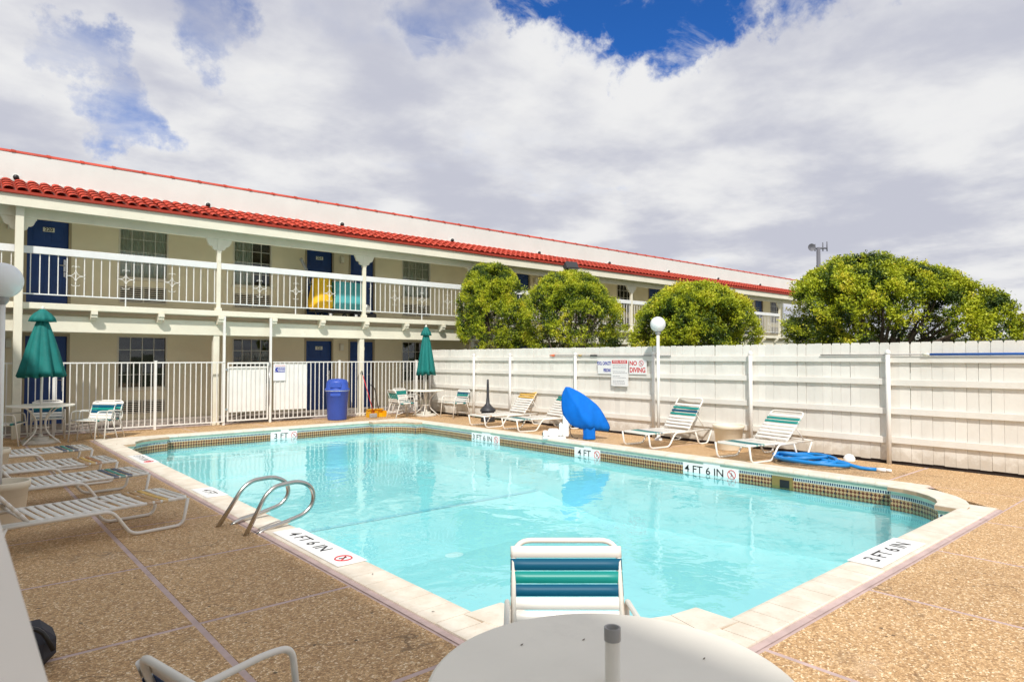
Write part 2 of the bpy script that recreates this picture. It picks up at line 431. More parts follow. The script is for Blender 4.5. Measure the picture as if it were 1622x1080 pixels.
_bb = {}
def bmesh_box(dx, dy, dz, c):
    c = min(c, dx / 2.2, dy / 2.2, dz / 2.2)
    X, Y, Z = dx / 2, dy / 2, dz / 2
    vs = []; idx = {}
    for sx_ in (-1, 1):
        for sy in (-1, 1):
            for sz in (-1, 1):
                for ax in range(3):
                    p = [sx_ * (X - c), sy * (Y - c), sz * (Z - c)]
                    p[ax] = (sx_ * X, sy * Y, sz * Z)[ax]
                    idx[(sx_, sy, sz, ax)] = len(vs); vs.append(p)
    fs = []
    def quad(keys, nrm):
        ids = [idx[k] for k in keys]
        p = [Vector(vs[i]) for i in ids]
        n_ = (p[1] - p[0]).cross(p[2] - p[0])
        if n_.dot(Vector(nrm)) < 0: ids.reverse()
        fs.append(tuple(ids))
    for ax in range(3):
        o = [a for a in range(3) if a != ax]
        for sg in (-1, 1):
            ks = []
            for a, b_ in ((-1, -1), (1, -1), (1, 1), (-1, 1)):
                k = [0, 0, 0]; k[ax] = sg; k[o[0]] = a; k[o[1]] = b_; ks.append((*k, ax))
            nr = [0, 0, 0]; nr[ax] = sg; quad(ks, nr)
    for ax in range(3):
        o = [a for a in range(3) if a != ax]
        for a in (-1, 1):
            for b_ in (-1, 1):
                ks = []
                for sg, which in ((-1, o[0]), (-1, o[1]), (1, o[1]), (1, o[0])):
                    k = [0, 0, 0]; k[ax] = sg; k[o[0]] = a; k[o[1]] = b_; ks.append((*k, which))
                nr = [0, 0, 0]; nr[o[0]] = a; nr[o[1]] = b_; quad(ks, nr)
    for sx_ in (-1, 1):
        for sy in (-1, 1):
            for sz in (-1, 1):
                quad([(sx_, sy, sz, 0), (sx_, sy, sz, 1), (sx_, sy, sz, 2)], (sx_, sy, sz))
    return vs, fs


_tx = {}
def text_mesh(txt, size, bold):
    key = (txt, size, bold)
    if key in _tx: return _tx[key]
    cu = bpy.data.curves.new('txt', 'FONT'); cu.body = txt; cu.size = size
    cu.align_x = 'CENTER'; cu.align_y = 'CENTER'; cu.offset = bold; cu.resolution_u = 3
    o = bpy.data.objects.new('txt', cu); COL.objects.link(o)
    bpy.context.view_layer.update()
    me = bpy.data.meshes.new_from_object(o.evaluated_get(bpy.context.evaluated_depsgraph_get()))
    vs = [tuple(v_.co) for v_ in me.vertices]; fs = [tuple(p.vertices) for p in me.polygons]
    bpy.data.objects.remove(o); bpy.data.curves.remove(cu); bpy.data.meshes.remove(me)
    _tx[key] = (vs, fs)
    return vs, fs


def chain(o):
    m_ = Matrix.LocRotScale(o.location, o.rotation_euler, o.scale)
    return chain(o.parent) @ m_ if o.parent else m_


def thing(name, label, cat, loc=(0, 0, 0), rotz=0.0, group=None):
    o = bpy.data.objects.new(name, None); COL.objects.link(o)
    o.location = loc; o.rotation_euler = (0, 0, rotz); o.empty_display_size = .2
    return tag(o, label, cat, group)


def tag(o, label, cat, group=None):
    o['label'] = label; o['category'] = cat
    if group: o['group'] = group
    return o


def inst(name, me, mw, parent=None):
    """object sharing mesh me placed at world matrix mw"""
    o = bpy.data.objects.new(name, me); COL.objects.link(o)
    if parent is not None:
        o.parent = parent; mw = chain(parent).inverted() @ mw
    l, q, sc = mw.decompose()
    o.location = l; o.rotation_euler = q.to_euler(); o.scale = sc
    return o


def copy_tree(o, parent=None):
    c = o.copy(); COL.objects.link(c); c.parent = parent
    for ch in list(o.children): copy_tree(ch, c)
    return c


def T(x, y, z): return Matrix.Translation((x, y, z))
def frame(o, xa, ya):
    xa = Vector(xa).normalized(); ya = Vector(ya).normalized(); za = xa.cross(ya)
    m_ = Matrix((xa, ya, za)).transposed().to_4x4(); m_.translation = Vector(o); return m_


def rp(pts, r=0.05, n=5, closed=False):
    """round the corners of a polyline"""
    P = [Vector(p) for p in pts]; out = []; k = len(P)
    for i in range(k):
        if not closed and i in (0, k - 1): out.append(P[i]); continue
        a, b_, c = P[i - 1], P[i], P[(i + 1) % k]
        u_ = (a - b_); v_ = (c - b_)
        d = min(r, u_.length * .49, v_.length * .49)
        p0 = b_ + u_.normalized() * d; p1 = b_ + v_.normalized() * d
        for j in range(n + 1):
            t_ = j / n
            out.append(p0 * (1 - t_) ** 2 + b_ * 2 * t_ * (1 - t_) + p1 * t_ ** 2)
    return out


def structure(o): o['kind'] = 'structure'; return o
def stuff(o): o['kind'] = 'stuff'; return o


# ================================================================== SETTING
# pool rectangle
PX0, PX1, PY0, PY1 = 2.55, 9.05, 2.20, 14.78
WZ = -0.215
g = MB()
hx0, hx1, hy0, hy1 = PX0 - .2, PX1 + .2, PY0 - .2, PY1 + .2
for (a, b_, c, d) in ((-300, hx0, -300, 400), (hx1, 400, -300, 400), (hx0, hx1, -300, hy0), (hx0, hx1, hy1, 400)):
    g.add([(a, c, -.06), (b_, c, -.06), (b_, d, -.06), (a, d, -.06)], [(0, 1, 2, 3)])
structure(g.build('ground', 'grass'))
_m = M['fence']; _t = NT(_m.node_tree); _b = _m.node_tree.nodes['Principled BSDF']
_src = _b.inputs['Base Color'].links[0].from_socket
_p = _t.n('ShaderNodeNewGeometry').outputs['Position']; _z = _t.n('ShaderNodeSeparateXYZ', i_0=_p).outputs[2]
_n = _t.n('ShaderNodeTexNoise', i_Vector=_p, i_Scale=7.0, i_Detail=7.0, i_Roughness=.7)
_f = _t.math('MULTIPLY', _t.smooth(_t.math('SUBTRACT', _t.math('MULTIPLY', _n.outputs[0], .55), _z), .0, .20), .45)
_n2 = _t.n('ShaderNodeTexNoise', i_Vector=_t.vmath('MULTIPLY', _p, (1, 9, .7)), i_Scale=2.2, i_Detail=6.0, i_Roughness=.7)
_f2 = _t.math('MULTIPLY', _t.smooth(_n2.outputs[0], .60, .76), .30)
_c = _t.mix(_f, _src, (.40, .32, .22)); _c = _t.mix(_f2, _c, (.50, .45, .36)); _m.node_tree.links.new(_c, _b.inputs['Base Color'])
# mauve joint bed of the deck
g = MB()
DX0, DX1, DY0, DY1 = -.95, 10.93, -4.0, 16.9
for (a, b_, c, d) in ((DX0, hx0, DY0, DY1), (hx1, DX1, DY0, DY1), (hx0, hx1, DY0, hy0), (hx0, hx1, hy1, DY1)):
    g.add([(a, c, -.003), (b_, c, -.003), (b_, d, -.003), (a, d, -.003)], [(0, 1, 2, 3)])
deck = structure(g.build('pool_deck', 'mastic'))
J = .019
def slab(x0, x1, y0, y1):
    b_ = MB(); b_.box(x0 + J, x1 - J, y0 + J, y1 - J, -.05, 0.0, ch=.002)
    b_.v = [(p[0] - (x0 + x1) / 2, p[1] - (y0 + y1) / 2, p[2]) for p in b_.v]
    o = b_.build('deck_slab', 'deck', deck); o.location = ((x0 + x1) / 2, (y0 + y1) / 2, 0)
CO = .29
lx = [DX0, -.30, 1.19, PX0 - CO - .05]
ly = [DY0, -2.9, -1.45, 0.0, 1.45, 2.87, 4.27, 5.69, 7.1, 8.5, 9.9, 11.3, 12.7, 14.1]
for i in range(3):
    for j in range(len(ly) - 1): slab(lx[i], lx[i + 1], ly[j], ly[j + 1])
nx = [PX0 - CO - .05, 3.45, 4.88, 6.3, 7.75, 9.3, DX1]
ny = [DY0, -2.6, -1.1, .35, PY0 - CO - .05]
for i in range(6):
    for j in range(4): slab(nx[i], nx[i + 1], ny[j], ny[j + 1])
ry = [PY0 - CO - .05, 3.3, 5.2, 7.1, 9.0, 10.9, 12.8, 14.1]
for j in range(7): slab(PX1 + CO + .05, DX1, ry[j], ry[j + 1])
fx = [DX0, .2, 1.19, 2.6, 4.2, 5.8, 7.4, 9.0, DX1]
for i in range(8): slab(fx[i], fx[i + 1], PY1 + CO + .03, DY1 - .3)
slab(lx[2], PX0 - CO - .05, 14.1, PY1 + CO + .03); slab(lx[1], lx[2], 14.1, PY1 + CO + .03); slab(lx[0], lx[1], 14.1, PY1 + CO + .03)
slab(PX1 + CO + .05, DX1, 14.1, PY1 + CO + .03)
for (x0, x1, y0, y1) in ((PX0 - .2 - .14, PX0 + .62, PY0 - .34, PY0 + .62), (PX1 - .62, PX1 + .34, PY0 - .34, PY0 + .62)):
    pass

# ---- pool outline with inset rounded corners
def corner(O, su, sv, a, jog, n=8):
    """points from the u-side end (on v=0) to the v-side end; inner arc. returns local uv list"""
    r = a - jog
    pts = [(a, 0)]
    for k in range(n + 1):
        th = R(270 - 90 * k / n)
        pts.append((a + r * math.cos(th), a + r * math.sin(th)))
    pts.append((0, a))
    return [(O[0] + su * p, O[1] + sv * q) for p, q in pts]
CN = {'nl': ((PX0, PY0), 1, 1, 1.10, .22), 'nr': ((PX1, PY0), -1, 1, .92, .2), 'fr': ((PX1, PY1), -1, -1, .95, .2), 'fl': ((PX0, PY1), 1, -1, .95, .2)}
ol = []
c_nl = corner(*CN['nl']); c_nr = corner(*CN['nr']); c_fr = corner(*CN['fr']); c_fl = corner(*CN['fl'])
# ccw: near edge going +x: start at nl u-end, ..., nr
ol = list(c_nl)[::-1] + c_nr + c_fr[::-1] + c_fl
# (c_nl reversed goes from left edge to near edge; ccw order)
def inset(poly, d):
    n = len(poly); out = []
    for i in range(n):
        a = Vector(poly[i - 1]); b_ = Vector(poly[i]); c = Vector(poly[(i + 1) % n])
        e1 = (b_ - a).normalized(); e2 = (c - b_).normalized()
        n1_ = Vector((-e1.y, e1.x)); n2_ = Vector((-e2.y, e2.x))
        k = (n1_ + n2_); k = k / max(.3, k.dot(n1_))
        out.append(tuple(b_ + k * d))
    return out
basin = thing('swimming_pool', 'outdoor swimming pool of pale blue water with cream coping and patterned waterline tiles', 'swimming pool', (5.8, 8.5, 0))
wallpoly = inset(ol, -.03)   # the wall stands 3 cm back under the coping lip
def walls(poly, z0, z1, mi=0, mb=None):
    mb = mb or MB(); n = len(poly)
    vs = [(x, y, z0) for x, y in poly] + [(x, y, z1) for x, y in poly]
    mb.add(vs, [(i, n + i, n + (i + 1) % n, (i + 1) % n) for i in range(n)], mi); return mb
walls(wallpoly, -1.7, -.085).build('pool_wall', 'plaster', basin, world=True)
walls(inset(ol, -.028), -.088, -.02).build('mint_band', 'mint', basin, world=True)
fl = MB()
fy = [(PY0 - .3, -1.05), (4.5, -1.15), (8.0, -1.32), (9.6, -1.05), (PY1 + .3, -.92)]
for (ya, za), (yb, zb) in zip(fy[:-1], fy[1:]):
    fl.add([(PX0 - .3, ya, za), (PX1 + .3, ya, za), (PX1 + .3, yb, zb), (PX0 - .3, yb, zb)], [(0, 1, 2, 3)])
fl.build('pool_floor', 'plaster', basin, world=True)
ln = MB(); ln.add([(PX0, 9.61, -1.043), (PX1, 9.61, -1.043), (PX1, 9.73, -1.037), (PX0, 9.73, -1.037)], [(0, 1, 2, 3)])
ln.build('floor_line', 'poolline', basin, world=True)
st_ = MB(); st_.box(PX0 + .9, PX1 - .9, PY1 - .32, PY1 + .1, -1.1, -.48, ch=.03); st_.build('pool_step', 'plaster', basin, world=True)
wt = MB(); wt.add([(x, y, WZ) for x, y in wallpoly], [tuple(range(len(wallpoly)))])
wob = structure(wt.build('pool_water', 'water'))

dr = MB(); dr.lathe([(0, .012), (.12, .010), (.15, 0)], 20, (5.8, 8.0, -1.318)); dr.build('main_drain', 'white', basin, world=True)
# coping stones
cop = thing('pool_coping', 'band of cream bullnosed coping stones around the rim of the pool', 'coping', (5.8, 8.5, 0))
def coping_mesh(w_, dep=CO):
    """x along the edge, +y into the pool, lip hangs over the water"""
    prof = [(-dep, -.03), (-dep, .012), (-dep + .008, .018), (-.045, .020), (-.018, .015), (-.004, .002), (0, -.014), (-.006, -.032), (-.02, -.036)]
    mb = MB(); n = len(prof); x0, x1 = -w_ / 2 + .0025, w_ / 2 - .0025
    vs = [(x0, y, z) for y, z in prof] + [(x1, y, z) for y, z in prof]
    mb.add(vs, [(i, n + i, n + i + 1, i + 1) for i in range(n - 1)] , 0)
    mb.f.append(tuple(range(n - 1, -1, -1))); mb.m.append(0); mb.sm.append(False)
    mb.f.append(tuple(range(n, 2 * n))); mb.m.append(0); mb.sm.append(False)
    return mb.mesh('coping_stone', 'coping')
_cm = {}
def run(p0, p1, inward):
    p0 = Vector(p0); p1 = Vector(p1); L = (p1 - p0).length; n = max(1, round(L / .215)); w_ = L / n
    if round(w_, 4) not in _cm: _cm[round(w_, 4)] = coping_mesh(w_)
    d = (p1 - p0).normalized()
    for i in range(n):
        c = p0 + d * w_ * (i + .5)
        o = inst('coping_stone', _cm[round(w_, 4)], frame((c.x, c.y, random.uniform(-.0006, .0006)), (d.x, d.y, 0), (inward[0], inward[1], 0)), cop)
run((PX0 + 1.10, PY0), (PX1 - .92, PY0), (0, 1)); run((PX1, PY0 + .92), (PX1, PY1 - .95), (-1, 0))
run((PX1 - .95, PY1), (PX0 + .95, PY1), (0, -1)); run((PX0, PY1 - .95), (PX0, PY0 + 1.10), (1, 0))
bedm = MB()
def bed(x0, x1, y0, y1): bedm.box(x0, x1, y0, y1, -.03, .013)
bed(PX0 + 1.1, PX1 - .92, PY0 - CO + .004, PY0 - .05); bed(PX1 + .05, PX1 + CO - .004, PY0 + .92, PY1 - .95)
bed(PX0 + .95, PX1 - .95, PY1 + .05, PY1 + CO - .004); bed(PX0 - CO + .004, PX0 - .05, PY0 + 1.1, PY1 - .95)
# mauve strip outside the coping
for (x0, x1, y0, y1) in ((PX0 - CO - .05, PX0 - CO, PY0 - CO, PY1 + CO), (PX1 + CO, PX1 + CO + .05, PY0 + .9, PY1 + CO),
                         (PX0 - CO - .05, PX1 - .6, PY0 - CO - .05, PY0 - CO), (PX0 - CO, PX1 + CO, PY1 + CO, PY1 + CO + .03)):
    bedm.add([(x0, y0, .004), (x1, y0, .004), (x1, y1, .004), (x0, y1, .004)], [(0, 1, 2, 3)], 1)
bedm.build('mortar_bed', ['joint', 'mastic'], cop, world=True)
# corners
def corner_coping(key):
    O, su, sv, a, jog = CN[key]
    ro = a - jog + .30
    def W(p, q): return (O[0] + su * p, O[1] + sv * q)
    ri = a - jog
    n = 6
    inn = [(a + ri * math.cos(R(270 - 90 * k / n)), a + ri * math.sin(R(270 - 90 * k / n))) for k in range(n + 1)]
    out = [(a + ro * math.cos(R(270 - 90 * k / n)), a + ro * math.sin(R(270 - 90 * k / n))) for k in range(n + 1)]
    polys = []
    for k in range(n): polys.append([inn[k], inn[k + 1], out[k + 1], out[k]])
    e = CO
    polys.append([(a, -e), (a, out[0][1] - .002), (a - .17, out[0][1] - .002 + .01), (a - .17, -e)])
    polys.append([(a - .172, -e), (a - .172, .0), (a - .33, .06), (a - .33, -e)])
    polys.append([(-e, a), (out[-1][0] - .002, a), (out[-1][0] + .008, a - .17), (-e, a - .17)])
    polys.append([(-e, a - .172), (0, a - .172), (.06, a - .33), (-e, a - .33)])
    if key != 'nr':
        polys.append([(-e, a - .333), (.055, a - .333), (.2, .2), (a - .333, .055), (a - .333, -e), (-e, -e)])
    for i, pl in enumerate(polys):
        p = [W(*q) for q in pl]
        ar = sum(p[j][0] * p[(j + 1) % len(p)][1] - p[(j + 1) % len(p)][0] * p[j][1] for j in range(len(p)))
        if ar < 0: p.reverse()
        cx_ = sum(q[0] for q in p) / len(p); cy_ = sum(q[1] for q in p) / len(p)
        p = [(cx_ + (x - cx_) * .985, cy_ + (y - cy_) * .985) for x, y in p]
        z1 = .019 - (.0012 * (i % 2)) - (.003 if i >= n else 0)
        mb = MB(); mb.prism(p, -.036, z1)
        mb.build('coping_stone', 'coping', cop, world=True)
    mb = MB()
    full = [W(*q) for q in inn] + [W(*q) for q in out[::-1]]
    if sum(full[j][0] * full[(j + 1) % len(full)][1] - full[(j + 1) % len(full)][0] * full[j][1] for j in range(len(full))) < 0: full.reverse()
    mb.prism(full, -.03, .010)
    mb.build('mortar_bed', 'joint', cop, world=True)
for k_ in CN: corner_coping(k_)
# mauve fillet + deck patch in the open right corner
mb = MB(); O = CN['nr'][0]
mb.prism([(O[0] - .62, O[1] - CO - .05), (O[0] + CO + .05, O[1] - CO - .05), (O[0] + CO + .05, O[1] + .62), (O[0] - .20, O[1] + .2)], -.05, -.002)
mb.build('deck_slab', 'deck', deck)

# waterline tiles
TW = .15
tm = MB(); tm.box(-TW / 2 + .0008, TW / 2 - .0008, -.004, .004, -.185, 0)
tile_me = tm.mesh('waterline_tile', 'wtile')
ntile = 0
rest = MB()
n = len(wallpoly)
for i in range(n):
    a = Vector(wallpoly[i]); b_ = Vector(wallpoly[(i + 1) % n]); d = b_ - a; L = d.length
    inw = Vector((-d.y, d.x)).normalized()
    k = max(1, int(round(L / TW)))
    seen = (inw.x < -.2 or inw.y < -.2)
    d.normalize()
    if seen:
        for q in range(k):
            c = a + d * (L * (q + .5) / k) + inw * .004
            mw = frame((c.x, c.y, -.082), (d.x, d.y, 0), (-d.y, d.x, 0))
            o = inst('waterline_tile', tile_me, mw @ Matrix.Diagonal((L / k / TW, 1, 1, 1)), basin); ntile += 1
    else:
        mw = frame((a.x, a.y, -.082), (d.x, d.y, 0), (-d.y, d.x, 0))
        rest.box(0, L, 0, .008, -.185, 0, M4=mw)
stuff(rest.build('waterline_tile_band', 'strap_tan', basin, world=True))
# skimmer mouth on the far wall
sk = MB(); sk.box(PX1 - .0, PX1 + .03, 4.42, 4.72, -.25, -.085); sk.build('skimmer_mouth', 'skimmer', basin, world=True)
sk = MB(); sk.box(PX1 - .004, PX1 - .001, 4.46, 4.60, -.235, -.125); sk.build('skimmer_opening', 'black', basin, world=True)

# ---- depth markers
def nodive(mb, M4, r, ring=1, fig=2):
    k = 18
    mb.tube([M4 @ Vector((r * math.cos(2 * math.pi * i / k), r * math.sin(2 * math.pi * i / k), .0005)) for i in range(k)], r * .09, 4, ring, closed=True)
    mb.tube([M4 @ Vector((-r * .7, r * .7, .0005)), M4 @ Vector((r * .7, -r * .7, .0005))], r * .08, 4, ring)
    mb.tube([M4 @ Vector(p) for p in ((-r * .1, r * .45, .0002), (r * .05, .0, .0002), (-r * .2, -r * .5, .0002))], r * .07, 4, fig)
    mb.tube([M4 @ Vector(p) for p in ((r * .05, .0, .0002), (r * .35, -r * .2, .0002))], r * .06, 4, fig)
def marker(txt, O, xa, ya, wid, hei, size, no=True, up=0.0, label=''):
    Fm = frame(O, xa, ya)
    mb = MB()
    mb.box(-wid / 2, wid / 2, -hei / 2, hei / 2, -.004, .0, M4=Fm)
    if up: mb.box(-wid * .12 if no else -.06, wid * .18, hei / 2, hei / 2 + up, -.004, .0, M4=Fm)
    sh = -wid * .11 if no else 0
    mb.text(txt, size * .80, Fm @ T(sh, -size * .02, .0012) @ Matrix.Diagonal((1.12, 1, 1, 1)), 1, bold=size * .008)
    if no: nodive(mb, Fm @ T(wid * .38, 0, .001), size * .33, 2, 1)
    o = mb.build('depth_marker', ['white', 'black', 'red'], basin, label=label, world=True)
marker('3 FT', (5.94, PY1 - .012 + .03 - .012, -.165), (1, 0, 0), (0, 0, 1), .62, .19, .20, up=.06, label='white depth marker reading 3 FT on the wall nearest the building')
marker('3 FT 6 IN', (PX1 + .03 - .012, 11.34, -.165), (0, -1, 0), (0, 0, 1), .98, .19, .20, up=.06, label='white depth marker reading 3 FT 6 IN on the fence side wall')
marker('4 FT', (PX1 + .03 - .012, 8.32, -.165), (0, -1, 0), (0, 0, 1), .64, .19, .20, up=.06, label='white depth marker reading 4 FT on the fence side wall')
marker('4 FT 6 IN', (PX1 + .03 - .012, 5.74, -.165), (0, -1, 0), (0, 0, 1), .98, .19, .20, up=.06, label='white depth marker reading 4 FT 6 IN on the fence side wall')
marker('4 FT 6 IN', (2.415, 5.30, .026), (0, -1, 0), (1, 0, 0), 1.30, .25, .20, label='white depth patch reading 4 FT 6 IN on the coping beside the handrails')
marker('4 FT', (2.41, 8.22, .026), (0, -1, 0), (1, 0, 0), .62, .24, .19, no=False, label='small white depth patch on the coping left of the handrails')
marker('3 FT 6 IN', (2.41, 11.6, .026), (0, -1, 0), (1, 0, 0), 1.0, .24, .19, label='white depth patch on the coping by the loungers')
marker('3 FT 6 IN', (5.86, 2.065, .026), (1, 0, 0), (0, 1, 0), .98, .25, .21, no=False, label='white depth patch reading 3 FT 6 IN on the near right coping')

# ================================================================== MOTEL
YW = 18.2; YB = 16.45
bl = thing('motel_building', 'long two storey cream motel with red tiled roof edge, balcony and blue doors', 'building', (18, 18.2, 0))
XL, XR = -3.0, 36.3
def openings_wall(x0, x1, z0, z1, y0, y1, ops, matn, name):
    mb = MB()
    ops = sorted(ops)
    xs = sorted(set([x0, x1] + [o[0] for o in ops] + [o[1] for o in ops]))
    for a, b_ in zip(xs[:-1], xs[1:]):
        blk = [(o[2], o[3]) for o in ops if o[0] <= a + 1e-6 and o[1] >= b_ - 1e-6]
        z = z0
        for (p, q) in sorted(blk):
            if p > z + 1e-4: mb.box(a, b_, y0, y1, z, p)
            z = max(z, q)
        if z < z1: mb.box(a, b_, y0, y1, z, z1)
    return mb.build(name, matn, bl, world=True)
doorX = []
for base in (-7.88, .02, 7.935, 15.87, 23.95, 31.9):
    doorX += [(base, base + .78), (base + 1.38, base + 1.38 + .78)]
doorX = [d for d in doorX if d[0] > XL + .2 and d[1] < XR - .2]
winX = []
for k in range(-1, 5):
    for a, w_ in ((3.19, 1.10), (5.87, 1.05)):
        x = a + 7.93 * k
        if x > XL + .2 and x + w_ < XR - .2: winX.append((x, x + w_))
lo = [(a, b_, .1, 2.12) for a, b_ in doorX] + [(a, b_, .86, 2.14) for a, b_ in winX] + [(a + .02, b_ - .02, .24, .58) for a, b_ in winX]
hi = [(a, b_, 2.75, 4.80) for a, b_ in doorX] + [(a, b_, 3.56, 4.86) for a, b_ in winX] + [(a + .02, b_ - .02, 2.95, 3.36) for a, b_ in winX]
openings_wall(XL, XR, 0, 2.6, YW, YW + .16, lo, 'wall', 'ground_floor_wall')
openings_wall(XL, XR, 2.6, 5.1, YW, YW + .16, hi, 'wall', 'upper_floor_wall')
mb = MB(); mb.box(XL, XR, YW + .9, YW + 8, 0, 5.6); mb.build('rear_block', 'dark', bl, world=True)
mb = MB(); mb.box(XL, XR, 17.12, YW + 8, 5.32, 5.4); mb.build('flat_roof', 'roofdeck', bl, world=True)
mb = MB(); mb.box(XR, XR + .15, YW, YW + 8, 0, 5.88); mb.box(XL - .15, XL, 17.2, YW + 8, 0, 5.88); mb.build('end_wall', 'stucco', bl, world=True)
# ground walkway and upper slab
mb = MB(); mb.box(XL, XR, 16.95, YW, -.05, .10, ch=.01); mb.build('walkway', 'asphaltgrey', bl, world=True)
mb = MB(); mb.box(XL, XR, 16.42, YW, 2.60, 2.715); mb.build('balcony_slab', 'soffit', bl, world=True)
mb = MB(); mb.box(XL, XR, 16.385, 16.418, 2.605, 2.73, ch=.006); mb.build('slab_edge_board', 'beam', bl, world=True)
mb = MB(); mb.box(XL, XR, 16.57, 16.73, 2.145, 2.485, ch=.008); mb.build('walkway_beam', 'beam', bl, world=True)
# brackets
prof = [(16.34, 2.602), (16.34, 2.53), (16.37, 2.50), (16.37, 2.47), (16.42, 2.44), (16.46, 2.41), (16.568, 2.40), (16.568, 2.602)]
mb = MB()
n_ = len(prof)
mb.add([(-.06, y, z) for y, z in prof] + [(.06, y, z) for y, z in prof], [tuple(range(n_)), tuple(range(2 * n_ - 1, n_ - 1, -1))] + [(i, n_ + i, n_ + (i + 1) % n_, (i + 1) % n_) for i in range(n_)])
br_me = mb.mesh('joist_bracket', 'beam')
x = 2.44 - 1.29 * 4
while x < XR:
    inst('joist_bracket', br_me, T(x, 0, 0), bl); x += 1.29
# columns
colX = [-2.75, 1.13, 4.99, 8.86, 12.75, 16.68, 20.58, 24.6, 28.65, 32.6]
mb = MB(); mb.box(-.07, .07, -.07, .07, 0, 2.153, ch=.008); mb.box(-.085, .085, -.085, .085, 0, .05)
lower_me = mb.mesh('walkway_post', 'beam')
mb = MB(); mb.box(-.045, .045, -.045, .045, 2.73, 4.45, ch=.006); mb.box(-.07, .07, -.062, .062, 2.73, 2.80, ch=.006); mb.box(-.056, .056, -.056, .056, 4.135, 4.17, ch=.006)
upper_me = mb.mesh('balcony_post', 'beam')
# scalloped corbel either side of the post head
pr = [(.0, 4.45), (.38, 4.45), (.38, 4.40), (.35, 4.40), (.35, 4.36)]
for k in range(7):
    th = R(0 - 90 * k / 6); pr.append((.23 + .10 * math.cos(th), 4.34 + .10 * math.sin(th)))
pr += [(.20, 4.24), (.20, 4.22)]
for k in range(6):
    th = R(0 - 90 * k / 5); pr.append((.10 + .09 * math.cos(th), 4.20 + .07 * math.sin(th)))
pr += [(.075, 4.13), (.075, 4.10), (.0, 4.10)]
pr = [(a * .78, 4.45 - (4.45 - z) * .82) for a, z in pr]
full = pr + [(-a, z) for a, z in reversed(pr[1:-1])]
mb = MB(); n_ = len(full)
mb.add([(a, -.035, z) for a, z in full] + [(a, .035, z) for a, z in full], [tuple(reversed(range(n_))), tuple(range(n_, 2 * n_))] + [(i, (i + 1) % n_, n_ + (i + 1) % n_, n_ + i) for i in range(n_)])
corb_me = mb.mesh('scalloped_corbel', 'beam')
mb = MB(); mb.box(1.06, 1.20, 16.235, 16.375, 0, 4.835, ch=.008); mb.build('corner_post', 'beam', bl, world=True)
for x in colX:
    if abs(x - 1.13) < .01:
        inst('scalloped_corbel', corb_me, T(x, 16.5, 0), bl); continue
    inst('walkway_post', lower_me, T(x, 16.66, 0), bl)
    inst('balcony_post', upper_me, T(x, 16.5, 0), bl)
    inst('scalloped_corbel', corb_me, T(x, 16.5, 0), bl)
# railing per bay with balusters and scroll ornaments
mb = MB(); mb.box(-.009, .009, -.009, .009, 2.925, 3.735)
bal_me = mb.mesh('baluster', 'iron')
mb = MB()
for q in range(4):
    Rq = Matrix.Rotation(R(90 * q), 4, 'Y')
    # concave arc of the diamond between two tips
    A_ = (.0, .0, .13) if q % 2 == 0 else (.0, .0, .105); B_ = (.105, .0, .0) if q % 2 == 0 else (.13, 0, 0)
    pts = [Vector(A_) * (1 - s_) ** 2 + Vector((.018, 0, .018)) * 2 * s_ * (1 - s_) + Vector(B_) * s_ ** 2 for s_ in [i / 6 for i in range(7)]]
    mb.tube(pts, .006, 5, M4=Rq)
for (dx, dz) in ((0, 1), (0, -1), (1, 0), (-1, 0)):
    tip = .13 if dz else .105
    arm = .19 if dz else .15
    for sg in (-1, 1):
        pts = []
        for k in range(8):
            th = R(-40 + 215 * k / 7)
            u_ = sg * (.034 - .034 * math.cos(th)) * 1.1; v_ = arm - .012 + .030 * math.sin(th) - (.02 if k == 0 else 0)
            pts.append((u_ if dz else dx * v_, 0, dz * v_ if dz else u_))
        mb.tube(pts, .0055, 5)
    mb.tube([(dx * tip * .9, 0, dz * tip * .9), (dx * arm, 0, dz * arm)], .006, 5)
orn_me = mb.mesh('scroll_ornament', 'iron')
for a, b_ in zip(colX[:-1], colX[1:]):
    mb = MB(); x0, x1 = a + .05, b_ - .05
    mb.box(x0, x1, 16.455, 16.50, 3.735, 3.882, ch=.006); mb.box(x0, x1, 16.485, 16.515, 2.90, 2.925)
    xm = a + .98 + .93
    mb.box(xm - .011, xm + .011, 16.489, 16.511, 2.73, 2.90)
    rl = mb.build('balcony_railing', 'rail', bl, world=True)
    n_ = int((b_ - a) / .155); s0 = a + .21 + .0
    k = 0; xx = a + .98 - .155 * 5
    while xx < b_ - .08:
        inst('baluster', bal_me, T(xx, 16.5, 0), rl); xx += .155
    for q in range(3): inst('scroll_ornament', orn_me, T(a + .98 + .93 * q, 16.488, 3.33), rl)
# header, fascia, soffit, gutter
mb = MB(); mb.box(XL, XR, 16.44, 16.56, 4.452, 4.80, ch=.006); mb.build('balcony_header', 'beam', bl, world=True)
mb = MB(); mb.box(XL, XR, 16.10, 16.14, 4.60, 4.845, ch=.006); mb.build('eave_fascia', 'beam', bl, world=True)
mb = MB(); mb.box(XL, XR, 16.14, YW, 4.80, 4.83); mb.build('eave_soffit', 'soffit', bl, world=True)
mb = MB(); mb.box(XL, XR, 16.045, 16.10, 4.83, 4.895, ch=.01); mb.build('drip_edge', 'gutter', bl, world=True)
mb = MB(); mb.box(XL, XR, 17.0, 17.18, 4.83, 5.872, ch=.01); mb.build('parapet', 'stucco', bl, world=True)
sl = math.atan2(.375, .93)
mb = MB(); mb.add([(XL, 16.06, 4.895), (XR, 16.06, 4.895), (XR, 17.0, 5.262), (XL, 17.0, 5.262)], [(0, 1, 2, 3)]); mb.build('roof_underlay', 'gutter', bl, world=True)
